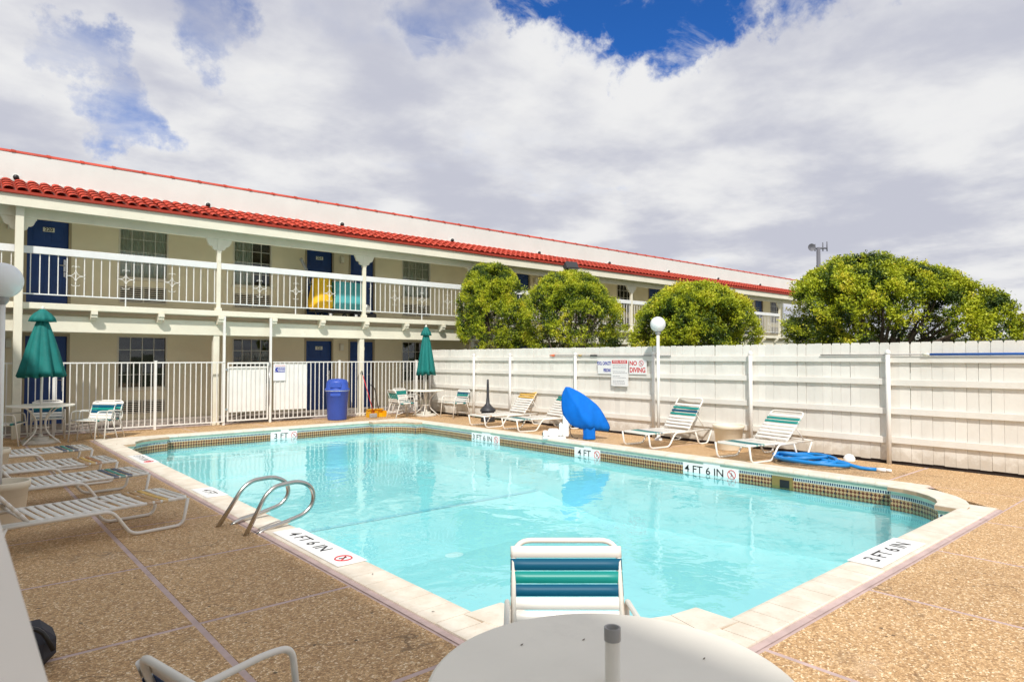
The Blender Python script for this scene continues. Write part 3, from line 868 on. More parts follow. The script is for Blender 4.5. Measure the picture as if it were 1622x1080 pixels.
# barrel tiles
def barrel(r0, r1, L, n=7, th=.012, AR=.46):
    mb = MB(); vs = []
    for (y, r) in ((0, r0), (L, r1)):
        for rr_ in (r, r - th):
            for k in range(n):
                a = math.pi * k / (n - 1); vs.append((rr_ * math.cos(a), y, rr_ * AR * math.sin(a)))
    fs = []
    for k in range(n - 1):
        fs.append((k, k + 1, 2 * n + k + 1, 2 * n + k))
        fs.append((n + k, 3 * n + k, 3 * n + k + 1, n + k + 1))
        fs.append((k, n + k, n + k + 1, k + 1))
    mb.add(vs, fs, 0, False); mb.sm = [i % 3 == 0 for i in range(len(fs))]
    return mb
tile = barrel(.098, .078, .30)
t_me = tile.mesh('roof_tile', 'tile_red')
Rs = Matrix.Rotation(sl, 4, 'X')
far = MB(); cnt = 0
SP = .2135
xi = XL + .1; cols = []
while xi < XR - .05: cols.append(xi); xi += SP
near_cols = [c for c in cols if c > .35][:75]
for c in cols:
    for k in range(4):
        s_ = k * .245
        mw = T(c + random.uniform(-.005, .005), 16.04 + s_ * math.cos(sl), 4.905 + s_ * math.sin(sl) + .016 + random.uniform(-.003, .003)) @ Matrix.Rotation(sl - R(3.2), 4, 'X') @ Matrix.Rotation(R(random.uniform(-1.2, 1.2)), 4, 'Z')
        if c in near_cols: inst('roof_tile', t_me, mw, bl)
        else: far.add([mw @ Vector(p) for p in tile.v], tile.f, 0)
far.sm = [True] * len(far.f)
stuff(far.build('roof_tile_rows', 'tile_red', bl, world=True))
# dark gap and caulk line at the head of the tiles
mb = MB(); mb.box(XL, XR, 16.985, 16.998, 5.27, 5.315); mb.build('roof_flashing', 'stucco', bl, world=True)
# parapet cap tiles
mb = barrel(.075, .075, .61, 9, AR=.85); mb.v = [(p[1], p[0], p[2] * 1.0) for p in mb.v]; mb.f = [tuple(reversed(f)) for f in mb.f]
co = barrel(.088, .082, .07, 9, AR=.85); co.v = [(p[1], p[0], p[2] * 1.02) for p in co.v]; co.f = [tuple(reversed(f)) for f in co.f]
mb.add(co.v, co.f, 0)
cap_me = mb.mesh('ridge_tile', 'tile_red')
x = 1.017 - .605 * 6
while x < XR: inst('ridge_tile', cap_me, T(x, 17.065, 5.868), bl); x += .605
mb = MB(); mb.tube([(0, 0, 0), (0, -.03, 0)], .05, 12, 0); mb.lathe([(.0, .0), (.035, -.012), (.052, -.035), (.055, -.07), (.04, -.10), (0, -.11)][::-1], 12, (0, -.06, .045), 1)
for_me = mb.mesh('eave_lamp', ['white', 'black'])
for x in (1.10, 4.86, 8.41, 12.2, 16.0, 19.8, 23.7, 27.6, 31.5): inst('eave_lamp', for_me, T(x, 17.0, 5.355), bl)

# doors
def door_mesh(h, num):
    mb = MB(); w_ = .78
    mb.box(.0, w_, .045, .085, 0, h)
    for cx_ in (.21, .57):
        for (za, zb) in ((.18, .78), (.90, 1.42), (1.54, 1.88)):
            mb.box(cx_ - .115, cx_ + .115, .035, .046, za, zb, ch=.008)
            mb.box(cx_ - .09, cx_ + .09, .030, .036, za + .03, zb - .03, ch=.004)
    return mb
dlo = door_mesh(2.0, '').mesh('door', 'door')
mb = MB(); mb.box(-.055, 0, -.015, .09, 0, 2.07); mb.box(.78, .835, -.015, .09, 0, 2.07); mb.box(0, .78, -.015, .09, 2.0, 2.07)
dfr = mb.mesh('door_frame', 'trim')
mb = MB(); mb.box(.69, .74, .022, .032, .86, 1.14, ch=.004); mb.tube([(.715, .03, 1.00), (.715, -.01, 1.00), (.61, -.015, 1.0)], .012, 6); mb.tube([(.715, .025, 1.10), (.715, .0, 1.10)], .022, 8)
mb.box(.695, .735, .026, .034, .74, .85, ch=.003)
dha = mb.mesh('door_handle', 'metal')
nums = {8: '21', 9: '22'}
def add_door(x, z, num):
    d = inst('door', dlo, T(x, YW, z), bl)
    inst('door_frame', dfr, T(x, YW, z), d); inst('door_handle', dha, T(x, YW, z), d)
    if num:
        mb = MB(); mb.box(.29, .51, .014, .029, 1.745, 1.845, ch=.006)
        mb.text(num, .105, frame((.40, .0125, 1.795), (1, 0, 0), (0, 0, 1)), 1, bold=.003)
        o = mb.build('number_plate', ['plate', 'black'], d)
for (a, b_) in doorX:
    up = dn = None
    if abs(a - 7.935) < .01: up, dn = '221', '121'
    elif abs(a - 9.315) < .02: up, dn = '222', '122'
    elif abs(a - 1.40) < .02: up = '220'
    add_door(a, 2.735, up); add_door(a, .10, dn)
# windows: frame, panes, sill, curtain, air conditioner grille
def window(x0, x1, z0, z1, cols_, rows_, curtain, fine, lower):
    mb = MB(); f = .035
    mb.box(x0, x0 + f, YW - .012, YW + .10, z0, z1); mb.box(x1 - f, x1, YW - .012, YW + .10, z0, z1)
    mb.box(x0 + f, x1 - f, YW - .012, YW + .10, z0, z0 + f); mb.box(x0 + f, x1 - f, YW - .012, YW + .10, z1 - f, z1)
    X0, X1, Z0, Z1 = x0 + f, x1 - f, z0 + f, z1 - f
    pw, ph = (X1 - X0) / cols_, (Z1 - Z0) / rows_
    mt = .007
    for i in range(1, cols_): mb.box(X0 + i * pw - mt, X0 + i * pw + mt, YW + .045, YW + .062, Z0, Z1, 1)
    for j in range(1, rows_): mb.box(X0, X1, YW + .043, YW + .064, Z0 + j * ph - mt, Z0 + j * ph + mt, 1)
    wd = mb.build('window', ['grille', 'muntin'], bl, world=True)
    if fine:
        p = MB(); p.box(-pw / 2 + mt, pw / 2 - mt, -.002, .002, -ph / 2 + mt, ph / 2 - mt); pm = p.mesh('pane', 'glass')
        for i in range(cols_):
            for j in range(rows_):
                inst('pane', pm, T(X0 + (i + .5) * pw, YW + .055, Z0 + (j + .5) * ph) @ Matrix.Rotation(R(random.uniform(-.5, .5)), 4, 'X') @ Matrix.Rotation(R(random.uniform(-.5, .5)), 4, 'Z'), wd)
    else:
        p = MB(); p.box(X0, X1, YW + .053, YW + .057, Z0, Z1); p.build('pane', 'glass', wd, world=True)
    s_ = MB(); s_.box(x0 - .03, x1 + .03, YW - .05, YW - .0125, z0 - .05, z0 + .01, ch=.006); s_.build('sill', 'grille', wd, world=True)
    if curtain is not None:
        ca, cb = curtain
        c_ = MB(); nn_ = 60; vs = []
        for i in range(nn_ + 1):
            xx = X0 + (X1 - X0) * (ca + (cb - ca) * i / nn_)
            yy = YW + .12 + .028 * math.sin(i * 1.05) + .008 * math.sin(i * 3.7 + x0)
            vs += [(xx, yy, Z0 + .02), (xx, yy, Z1)]
        c_.add(vs, [(2 * i, 2 * i + 2, 2 * i + 3, 2 * i + 1) for i in range(nn_)], 0, True)
        c_.build('curtain', 'curtain', wd, world=True)
def ac(x0, x1, z0, z1):
    mb = MB(); f = .025
    mb.box(x0, x1, YW + .10, YW + .13, z0, z1, 1)
    mb.box(x0, x1, YW - .03, YW + .10, z0, z0 + f); mb.box(x0, x1, YW - .03, YW + .10, z1 - f, z1)
    for xx in (x0, (x0 + x1) / 2 - f / 2, x1 - f): mb.box(xx, xx + f, YW - .028, YW + .098, z0 + f, z1 - f)
    k = int((z1 - z0 - 2 * f) / .046)
    for i in range(k):
        z = z0 + f + (i + .5) * (z1 - z0 - 2 * f) / k
        mb.box(x0 + f, x1 - f, YW - .02, YW + .02, z - .009, z + .009, M4=None)
    mb.build('air_conditioner_grille', ['grille', 'black'], bl, world=True)
for i, (a, b_) in enumerate(winX):
    fine = b_ < 15 and a > .5
    window(a, b_, 3.56, 4.86, 4, 4, (0.0, 1.0 if i % 2 else .97) if i % 2 == 1 else (0.0, .55), fine, False) if False else \
        window(a, b_, 3.56, 4.86, 4, 4, (0.0, 1.0) if abs(a - 5.87) > .1 else (0.0, .5), fine, False)
    window(a, b_, .86, 2.14, 4, 4, None, fine, True)
    ac(a + .02, b_ - .02, .24, .58); ac(a + .02, b_ - .02, 2.95, 3.36)
# small wall lamps between paired doors
mb = MB(); mb.box(-.06, .06, -.09, -.001, -.11, .11, ch=.012); mb.box(-.045, .045, -.10, -.089, -.09, .06, 1)
wl_me = mb.mesh('wall_lamp', ['grille', 'plate'])
for (a, b_) in doorX[::2]:
    if a + 1.1 < XR - 1: inst('wall_lamp', wl_me, T(a + 1.08, YW, 1.93), bl); inst('wall_lamp', wl_me, T(a + 1.08, YW, 4.55), bl)

# housekeeping cart on the balcony
ct = thing('housekeeping_cart', 'housekeeping cart with yellow bag and teal cover on the upper balcony before door 221', 'cart', (8.35, 17.35, 2.73))
mb = MB(); nlev = 9; vs = []; nn_ = 26
prof_b = [(.0, .30), (.10, .345), (.25, .35), (.45, .32), (.65, .285), (.82, .27), (.86, .28)]
for z, rr_ in prof_b:
    for k in range(nn_):
        th = 2 * math.pi * k / nn_
        r_ = rr_ * (1 + .05 * math.sin(5 * th + z * 3) + .03 * math.sin(9 * th))
        vs.append((-.38 + r_ * math.cos(th) * 1.0, -.05 + r_ * .8 * math.sin(th), .22 + z))
fs = [(i * nn_ + k, i * nn_ + (k + 1) % nn_, (i + 1) * nn_ + (k + 1) % nn_, (i + 1) * nn_ + k) for i in range(len(prof_b) - 1) for k in range(nn_)]
fs += [tuple(reversed(range(nn_))), tuple(range((len(prof_b) - 1) * nn_, len(prof_b) * nn_))]
mb.add(vs, fs, 0, True); mb.build('laundry_bag', 'yellow', ct)
mb = MB(); mb.box(-.06, .76, -.30, .28, .22, 1.02, ch=.03)
for k in range(3): mb.tube([(-.06 + .27 * (k + 1) - .0, -.304, .24), (-.06 + .27 * (k + 1), -.304, 1.0)], .006, 5)
mb.build('cart_cover', 'cyan', ct)
mb = MB(); mb.box(-.62, .80, -.24, .24, .155, .20, ch=.01); mb.tube([(-.70, -.20, .9), (-.70, .20, .9)], .015, 6); mb.tube([(-.62, -.2, .18), (-.70, -.2, .9)], .012, 6); mb.tube([(-.62, .2, .18), (-.70, .2, .9)], .012, 6)
mb.build('cart_frame', 'black', ct)
wm = MB(); wm.lathe([(.0, -.02), (.05, -.02), (.075, -.018), (.075, .018), (.05, .02), (0, .02)], 16, (0, 0, 0), 0); wm.lathe([(.0, -.026), (.042, -.024), (.042, .024), (0, .026)], 12, (0, 0, 0), 1)
wme = wm.mesh('wheel', ['black', 'globe'])
for (x, y) in ((-.18, -.22), (.60, -.22), (-.25, .2), (.45, .2)):
    inst('wheel', wme, chain(ct) @ T(x, y, .077) @ Matrix.Rotation(R(90), 4, 'X'), ct)
mb = MB(); mb.lathe([(0, 1.02), (.04, 1.02), (.04, 1.10), (.015, 1.13), (.015, 1.15), (0, 1.15)], 10, (.55, -.1, 0)); mb.box(.20, .42, -.15, .1, 1.02, 1.055, ch=.01)
mb.build('cleaning_supplies', 'white', ct)
mh = thing('dust_mop', 'grey dust mop head leaning behind the yellow bag of the balcony cart', 'mop', (7.95, 17.75, 2.73))
mb = MB(); Mm = T(-.30, 0, 1.50) @ Matrix.Rotation(R(-28), 4, 'Y')
mb.box(-.035, .035, -.05, .05, -.20, .20, ch=.02, M4=Mm); mb.build('mop_head', 'grey', mh)
mb = MB(); mb.tube([(-.16, 0, 1.22), (.10, .02, .02)], .013, 6); mb.tube([(-.30, 0, 1.5), (-.16, 0, 1.22)], .02, 6); mb.build('handle', 'metal', mh)
mb = MB(); mb.lathe([(.0, 0), (.17, .01), (.22, .07), (.20, .16), (.13, .24), (.05, .28), (0, .285)], 18, (0, 0, 0), fn=lambda r, z, th: r * (1 + .1 * math.sin(4 * th + 9 * z) + .05 * math.sin(9 * th)))
lb = mb.build('linen_bag', 'white'); lb.location = (9.30, 17.30, 2.9); tag(lb, 'white bag of linen behind the balcony post right of the teal cart', 'bag')
mb = MB(); mb.box(8.98, 9.62, 17.12, 17.6, 2.732, 2.90, ch=.02); lo_ = mb.build('low_trolley', 'black'); tag(lo_, 'low dark trolley carrying a white linen bag on the upper balcony', 'trolley')

# ------------------------------------------------------------ added left wing, unseen, placed and sized to shade the deck
wg = thing('added_shade_wing', 'added unseen cream wing beyond the left edge, put there to shade the left deck', 'building', (-1.0, 5, 0))
mb = MB(); mb.box(-9, -1.0, -9, 15.6, -.05, 5.12, ch=.01); mb.build('wall', 'stucco', wg, world=True)
mb = MB(); mb.tube([(-1.05, -9, 5.12), (-1.05, 15.6, 5.12)], .075, 10); mb.build('roof_cap', 'tile_red', wg, world=True)
for y in (-2.5, 2.5, 7.5, 12):
    mb = MB(); mb.box(-.998, -.96, y, y + .85, .1, 2.1, ch=.006); mb.build('door', 'door', wg, world=True)
    mb = MB(); mb.box(-.998, -.96, y + 1.6, y + 2.8, .9, 2.1); mb.box(-.959, -.955, y + 1.65, y + 2.75, .95, 2.05, 1); mb.build('window', ['grille', 'black'], wg, world=True)

# ================================================================== FENCES
FX = 10.95
wf = thing('wood_fence', 'tall white painted board fence with dog eared tops on the far side of the pool', 'fence', (FX, 7, 0))
bw = .143
mb = MB()
pr = [(-bw / 2 + .0015, .045), (bw / 2 - .0015, .045), (bw / 2 - .0015, 1.80), (bw / 2 - .018, 1.84), (-bw / 2 + .018, 1.84), (-bw / 2 + .0015, 1.80)]
mb.prism([(p, q) for p, q in pr], 0, .02, M4=Matrix(((0, 0, 1, 0), (1, 0, 0, 0), (0, 1, 0, 0), (0, 0, 0, 1))))
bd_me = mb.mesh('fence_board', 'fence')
y = 16.32
while y > -4.2:
    inst('fence_board', bd_me, T(FX + random.uniform(0.001, .007), y, random.uniform(-.006, .006)) @ Matrix.Rotation(R(random.uniform(-.25, .25)), 4, 'X'), wf)
    y -= bw
postY = [16.2, 14.1, 12.6, 10.33, 8.16, 6.05, 3.8, 1.6, -.6, -2.8]
mb = MB(); mb.tube([(0, 0, 0), (0, 0, 1.68)], .034, 12); mb.lathe([(.04, 1.665), (.042, 1.69), (.03, 1.72), (.0, 1.735)], 12)
po_me = mb.mesh('fence_post', 'iron')
for y in postY: inst('fence_post', po_me, T(FX - .075, y, 0), wf)
rl_z = [(1.535, 1.635), (1.19, 1.285), (.755, .85), (.31, .41)]
for a, b_ in zip(postY[:-1] + [-2.8], postY[1:] + [-4.2]):
    for (z0, z1) in rl_z:
        dz = random.uniform(-.008, .008)
        mb = MB(); mb.box(FX - .040, FX - .001, b_ + .004, a - .004, z0 + dz, z1 + dz, ch=.004); mb.build('fence_rail', 'fence', wf, world=True)
mb = MB(); mb.box(FX + .022, FX + .05, -4.2, 16.3, -.05, .12); mb.build('gap_shade_strip', 'soil_gap_shade', wf, world=True)  # dark strip colours in the shadow gap at the foot of the boards

# iron fence and gate
FY = 16.35
pk = MB(); pk.box(-.009, .009, -.009, .009, .10, 1.485); pk_me = pk.mesh('picket', 'iron')
pp = MB(); pp.box(-.026, .026, -.026, .026, 0, 1.53, ch=.004); pp.box(-.03, .03, -.03, .03, 1.53, 1.545); pp_me = pp.mesh('fence_post', 'iron')
def iron(x0, x1, posts, label, name='iron_fence', cat='fence'):
    f_ = thing(name, label, cat, ((x0 + x1) / 2, FY, 0))
    mb = MB(); mb.box(x0, x1, FY - .014, FY + .014, 1.485, 1.513); mb.box(x0, x1, FY - .014, FY + .014, .075, .103)
    mb.build('fence_rails', 'iron', f_, world=True)
    for p in posts: inst('fence_post', pp_me, T(p, FY, 0), f_)
    x = x0 + .06
    while x < x1 - .03:
        if all(abs(x - p) > .035 for p in posts): inst('picket', pk_me, T(x, FY, 0), f_)
        x += .1165
    return f_
f1 = iron(-.95, 5.10, [-.6, 1.75, 3.622], 'white iron picket fence left of the gate, behind the teal umbrella')
f2 = iron(6.27, 10.90, [8.063, 10.487], 'white iron picket fence right of the gate, behind the blue bin')
mb = MB(); mb.box(6.30, 7.14, FY + .016, FY + .022, .30, 1.47); mb.build('white_screen', 'iron', f2, world=True)
gt = thing('iron_gate', 'white iron pool gate between two tall thin posts with a white screen behind', 'gate', (5.65, FY, 0))
mb = MB(); mb.box(5.17, 6.15, FY - .016, FY + .016, 1.46, 1.50); mb.box(5.17, 6.15, FY - .016, FY + .016, .085, .12)
mb.box(5.17, 5.20, FY - .016, FY + .016, .12, 1.46); mb.box(6.12, 6.15, FY - .016, FY + .016, .12, 1.46); mb.box(5.20, 6.12, FY - .012, FY + .012, 1.36, 1.385)
mb.build('gate_frame', 'iron', gt, world=True)
gp = MB(); gp.box(-.008, .008, -.008, .008, .12, 1.46); gp_me = gp.mesh('picket', 'iron')
x = 5.285
while x < 6.1: inst('picket', gp_me, T(x, FY, 0), gt); x += .108
for x in (5.10, 6.215):
    mb = MB(); mb.box(x - .027, x + .027, FY + .0, FY + .054, 0, 2.60, ch=.004); mb.build('gate_post', 'iron', gt, world=True)
mb = MB(); mb.box(5.22, 6.10, FY + .018, FY + .024, .30, 1.40); mb.build('white_screen', 'iron', gt, world=True)
mb = MB(); mb.box(5.125, 5.175, FY - .03, FY - .01, .35, .40); mb.box(5.125, 5.175, FY - .03, FY - .01, 1.30, 1.35); mb.build('hinge', 'metal', gt, world=True)
mb = MB(); mb.box(6.15, 6.19, FY - .04, FY - .015, 1.42, 1.50); mb.tube([(6.17, FY - .03, .45), (6.17, FY - .03, 1.40)], .006, 5); mb.build('latch', 'metal', gt, world=True)

# signs
def sign_frame(Y, z): return frame((FX - .052, Y, z), (0, -1, 0), (0, 0, 1))
s1 = thing('capacity_sign', 'white sign with blue letters POOL CAPACITY PERSONS on the board fence', 'sign', (FX - .05, 9.48, 1.40))
mb = MB(); Fm = sign_frame(9.48, 1.41); mb.box(-.19, .20, -.15, .15, 0, .008, M4=Fm); mb.build('sign_board', 'white', s1, world=True)
mb = MB(); mb.text('POOL CAPACITY', .088, Fm @ T(0, .075, .0095) @ Matrix.Diagonal((.60, 1.2, 1, 1)), bold=.0035); mb.text('PERSONS', .082, Fm @ T(.08, -.075, .0095) @ Matrix.Diagonal((.60, 1.2, 1, 1)), bold=.0035)
mb.build('lettering', 'signblue', s1, world=True)
s2 = thing('pool_rules_sign', 'tall white POOL RULES sign with a red heading between two smaller signs', 'sign', (FX - .05, 9.05, 1.29))
Fm = sign_frame(9.045, 1.29)
mb = MB()
mb.prism([(-.23, .285), (-.23, -.27), (-.19, -.285), (.19, -.285), (.23, -.27), (.23, .285)][::-1], .010, .018, M4=Fm)
mb.build('sign_board', 'white', s2, world=True)
mb = MB(); mb.box(-.205, .205, .195, .265, .018, .020, M4=Fm); mb.build('red_heading', 'red', s2, world=True)
mb = MB(); mb.text('POOL RULES', .062, Fm @ T(0, .23, .0215), bold=.001); mb.build('lettering', 'white', s2, world=True)
mb = MB()
for i in range(13):
    y = .16 - i * .033; wd_ = random.choice((.34, .30, .36, .2, .33))
    if i in (3, 6, 9): continue
    x = -.185
    while x < -.185 + wd_:
        l_ = random.uniform(.015, .045); mb.box(x, x + l_, y - .0065, y + .0065, .018, .0188, M4=Fm); x += l_ + .009
mb.build('printed_lines', 'grey', s2, world=True)
s3 = thing('no_diving_sign', 'white NO DIVING sign with red letters on the board fence', 'sign', (FX - .05, 8.58, 1.41))
Fm = sign_frame(8.58, 1.415)
mb = MB(); mb.box(-.215, .235, -.15, .15, 0, .008, M4=Fm); mb.build('sign_board', 'white', s3, world=True)
mb = MB(); mb.text('NO', .125, Fm @ T(-.105, .075, .0095), 0, bold=.004); mb.text('DIVING', .125, Fm @ T(.005, -.065, .0095) @ Matrix.Diagonal((.98, 1.1, 1, 1)), 0, bold=.004)
nodive(mb, Fm @ T(.10, .08, .010), .055, 0, 1)
mb.build('lettering', ['red', 'black'], s3, world=True)
s4 = thing('gate_notice', 'small white notice with a blue panel hanging on the iron fence by the gate', 'sign', (6.44, FY - .02, 1.05))
Fm = frame((6.43, FY - .016, 1.25), (1, 0, 0), (0, 0, 1))
mb = MB(); mb.box(-.155, .155, -.215, .205, 0, .006, M4=Fm); mb.build('sign_board', 'white', s4, world=True)
mb = MB(); mb.box(-.125, .135, -.005, .125, .0062, .008, M4=Fm); mb.build('blue_panel', 'signblue', s4, world=True)
mb = MB()
cpts = [(-.075 + .05 * math.cos(R(a)), .06 + .052 * math.sin(R(a)), .0088) for a in range(100, 265, 20)]
mb.tube([Fm @ Vector(p) for p in cpts], .008, 4)
for j, (y, x0) in enumerate(((.095, -.05), (.06, -.06), (.025, -.04))):
    x = x0
    while x < .11:
        l_ = random.uniform(.014, .035); mb.box(x, min(.125, x + l_), y - .009, y + .009, .008, .009, M4=Fm); x += l_ + .007
mb.build('white_print', 'white', s4, world=True)
mb = MB(); x = -.12
while x < .12: l_ = random.uniform(.012, .03); mb.box(x, x + l_, .15, .175, .006, .007, M4=Fm); x += l_ + .008
mb.build('red_print', 'pink', s4, world=True)

# long poles on the fence rail
p1 = thing('pool_pole', 'grey telescopic pool pole with an orange tip lying on the fence rail above the signs', 'pole', (FX - .06, 9.5, 1.66))
ph = lambda y: 1.66
mb = MB(); mb.tube([(FX - .06, 11.05, 1.663), (FX - .06, 7.75, 1.652)], .012, 8); mb.build('shaft', 'pvc', p1, world=True)
mb = MB(); mb.tube([(FX - .06, 11.17, 1.664), (FX - .06, 11.02, 1.663)], [.014, .026], 8); mb.build('tip', 'orange', p1, world=True)
mb = MB(); mb.tube([(FX - .06, 10.25, 1.66), (FX - .06, 10.15, 1.66)], .02, 8); mb.build('joint', 'brass', p1, world=True)
mb = MB(); mb.tube([(FX - .06, 9.88, 1.659), (FX - .06, 9.68, 1.659)], .018, 8); mb.build('grip', 'black', p1, world=True)
p2 = thing('skimmer_pole', 'long blue and white pool pole lying on the fence rail at the right', 'pole', (FX - .06, 2.5, 1.66))
mb = MB(); mb.tube([(FX - .06, 4.82, 1.652), (FX - .06, 3.27, 1.654)], .010, 8); mb.build('inner_tube', 'pvc', p2, world=True)
mb = MB(); mb.tube([(FX - .06, 3.33, 1.654), (FX - .06, 3.24, 1.654)], .02, 8); mb.build('collar', 'plate', p2, world=True)
mb = MB(); mb.tube([(FX - .06, 3.24, 1.655), (FX - .06, .9, 1.66)], .018, 8); mb.build('outer_tube', 'poleblue', p2, world=True)

# ================================================================== TREES
def crown(name, blobs, n, seed, parent, zb, holes=.50):
    """leaf sprigs through the clipped shell of the blobs, with open holes"""
    rs = np.random.RandomState(seed)
    tot = sum(b_[3] * b_[4] for b_ in blobs)
    pts = []; nor = []; tint = []
    for bi, (cx_, cy_, cz_, rx, rz) in enumerate(blobs):
        k = int(1.5 * n * rx * rz / tot)
        d = rs.normal(size=(k, 3)); d /= np.linalg.norm(d, axis=1)[:, None]
        d[:, 2] = np.where(d[:, 2] < -.55, -d[:, 2], d[:, 2])
        dep = np.abs(rs.normal(0, .055, k)); dep = np.where(rs.rand(k) < .34, .12 + rs.rand(k) * .5, dep)
        for i in range(k):
            dv = Vector(d[i]); c = Vector((cx_, cy_, cz_))
            base = Vector((dv.x * rx, dv.y * rx, dv.z * rz))
            v_ = c + base
            a = noise.noise(v_ * 1.7 + Vector((seed, 0, 0))); b_ = noise.noise(v_ * 3.4 + Vector((0, seed, 0))); e_ = noise.noise(v_ * 9.0)
            hole = noise.noise(v_ * 2.1 + Vector((5, seed * 1.7, 3)))
            hh = holes if dv.z < .45 else holes + .28
            if hole > hh and dep[i] < .22: continue
            f = 1 - dep[i] + (a * .10 + b_ * .19 * (1 if dv.z < .6 else .35) + e_ * .03 if dep[i] < .2 else 0)
            p = c + base * f
            if p.z < zb + .22 * noise.noise(v_ * 3): continue
            ins = False
            for bj, (ax_, ay_, az_, qx, qz) in enumerate(blobs):
                if bj != bi and ((p.x - ax_) / qx) ** 2 + ((p.y - ay_) / qx) ** 2 + ((p.z - az_) / qz) ** 2 < .72: ins = True
            if ins: continue
            pts.append(p); nor.append(dv)
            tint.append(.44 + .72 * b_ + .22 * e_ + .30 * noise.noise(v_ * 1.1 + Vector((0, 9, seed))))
    P = np.array([tuple(p) for p in pts]); N_ = np.array([tuple(p) for p in nor]); tint = np.array(tint)
    m_ = len(P); LP = 15; K = m_ * LP
    up_ = np.array([0, 0, .35])
    sa = N_ + up_ + rs.normal(0, .45, (m_, 3)); sa /= np.linalg.norm(sa, axis=1)[:, None]
    nb = np.repeat(sa, LP, axis=0)
    tpos = np.tile(np.linspace(0, 1, LP), m_)[:, None]
    c_ = np.repeat(P, LP, axis=0) + nb * tpos * .10 + rs.normal(0, .024, (K, 3))
    ax = nb * .6 + rs.normal(0, .62, (K, 3)); ax /= np.linalg.norm(ax, axis=1)[:, None]
    sd = np.cross(ax, rs.normal(size=(K, 3))); sd /= np.linalg.norm(sd, axis=1)[:, None]
    L_ = rs.uniform(.016, .031, (K, 1)); W_ = L_ * rs.uniform(.34, .50, (K, 1))
    V = np.stack([c_ - ax * L_, c_ + sd * W_, c_ + ax * L_, c_ - sd * W_], axis=1).reshape(-1, 3)
    inv = chain(parent).inverted(); V = V + np.array(inv.translation)
    me = bpy.data.meshes.new(name)
    me.vertices.add(K * 4); me.vertices.foreach_set('co', V.astype(np.float32).ravel())
    me.loops.add(K * 4); me.loops.foreach_set('vertex_index', np.arange(K * 4, dtype=np.int32))
    me.polygons.add(K); me.polygons.foreach_set('loop_start', np.arange(0, K * 4, 4, dtype=np.int32)); me.polygons.foreach_set('loop_total', np.full(K, 4, dtype=np.int32))
    at_ = me.attributes.new('tint', 'FLOAT', 'FACE')
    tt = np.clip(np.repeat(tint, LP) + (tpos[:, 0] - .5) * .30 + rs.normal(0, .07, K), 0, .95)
    tt = np.where(rs.rand(K) < .008, 1.0, tt)
    at_.data.foreach_set('value', tt.astype(np.float32))
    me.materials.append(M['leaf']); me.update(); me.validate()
    o = bpy.data.objects.new(name, me); COL.objects.link(o); o.parent = parent
    return o


def tree(x, y, blobs, n, seed, label, holes=.5, zb=1.7, tw=.10, group='clipped trees behind the board fence'):
    tr_ = thing('clipped_tree', label, 'tree', (x, y, 0), group=group)
    rs = random.Random(seed)
    mb = MB()
    fork = 1.55
    mb.tube([(x, y, -.05), (x + .03, y - .02, .7), (x - .02, y + .03, fork)], [tw * 1.25, tw, tw * .85], 9)
    for (cx_, cy_, cz_, rx, rz) in blobs:
        for k in range(7):
            th = rs.uniform(0, 6.28); el = rs.uniform(.1, 1.1); q = rs.uniform(.55, .9)
            e = Vector((cx_ + math.cos(th) * math.cos(el) * rx * q, cy_ + math.sin(th) * math.cos(el) * rx * q, cz_ + math.sin(el) * rz * q - .05))
            s_ = Vector((x, y, fork - rs.uniform(0, .5)))
            mid = s_.lerp(e, .5) + Vector((rs.uniform(-.1, .1), rs.uniform(-.1, .1), rs.uniform(-.12, .1)))
            pts = [s_, s_.lerp(mid, .5) + Vector((rs.uniform(-.05, .05), rs.uniform(-.05, .05), 0)), mid, mid.lerp(e, .5) + Vector((rs.uniform(-.06, .06), rs.uniform(-.06, .06), .03)), e]
            mb.tube(pts, [tw * .5, tw * .38, tw * .28, tw * .18, .008], 6)
            for q2 in range(5):
                s2_ = mid.lerp(e, rs.random()); d2 = Vector((rs.uniform(-1, 1), rs.uniform(-1, 1), rs.uniform(-.3, 1))).normalized() * rs.uniform(.2, .42)
                mb.tube([s2_, s2_ + d2 * .5 + Vector((0, 0, .02)), s2_ + d2], [.012, .008, .004], 4)
    mb.build('trunk', 'bark', tr_, world=True)
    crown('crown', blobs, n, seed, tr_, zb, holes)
    return tr_
tree(12.35, 15.0, [(12.35, 15.14, 2.9, 1.02, 1.46), (12.35, 14.6, 2.3, .80, 1.15)], 9500, 3, 'tall rounded clipped tree farthest left behind the board fence, nearest the umbrella', .07, 1.60)
tree(12.80, 12.25, [(12.8, 12.35, 2.55, 1.22, 1.36), (12.8, 11.9, 2.25, 1.12, 1.15)], 11000, 8, 'rounded clipped tree second from left, below the floodlight', .08, 1.45)
tree(12.80, 8.42, [(12.8, 8.45, 2.05, 1.30, 1.20)], 9500, 15, 'low domed clipped tree behind the globe lamp, third from left', .05, 1.55)
tree(13.20, 4.75, [(13.2, 4.93, 2.25, 1.48, 1.20), (13.2, 3.60, 1.98, .95, .88), (13.1, 4.2, 2.15, 1.2, 1.05)], 19000, 21, 'widest clipped tree with two domes and a bare forked trunk at the right', .02, 1.88, .13)
tree(13.30, 1.82, [(13.3, 1.82, 2.0, .62, .95)], 3600, 33, 'clipped tree cut off by the right edge of the picture', .3, 1.60)

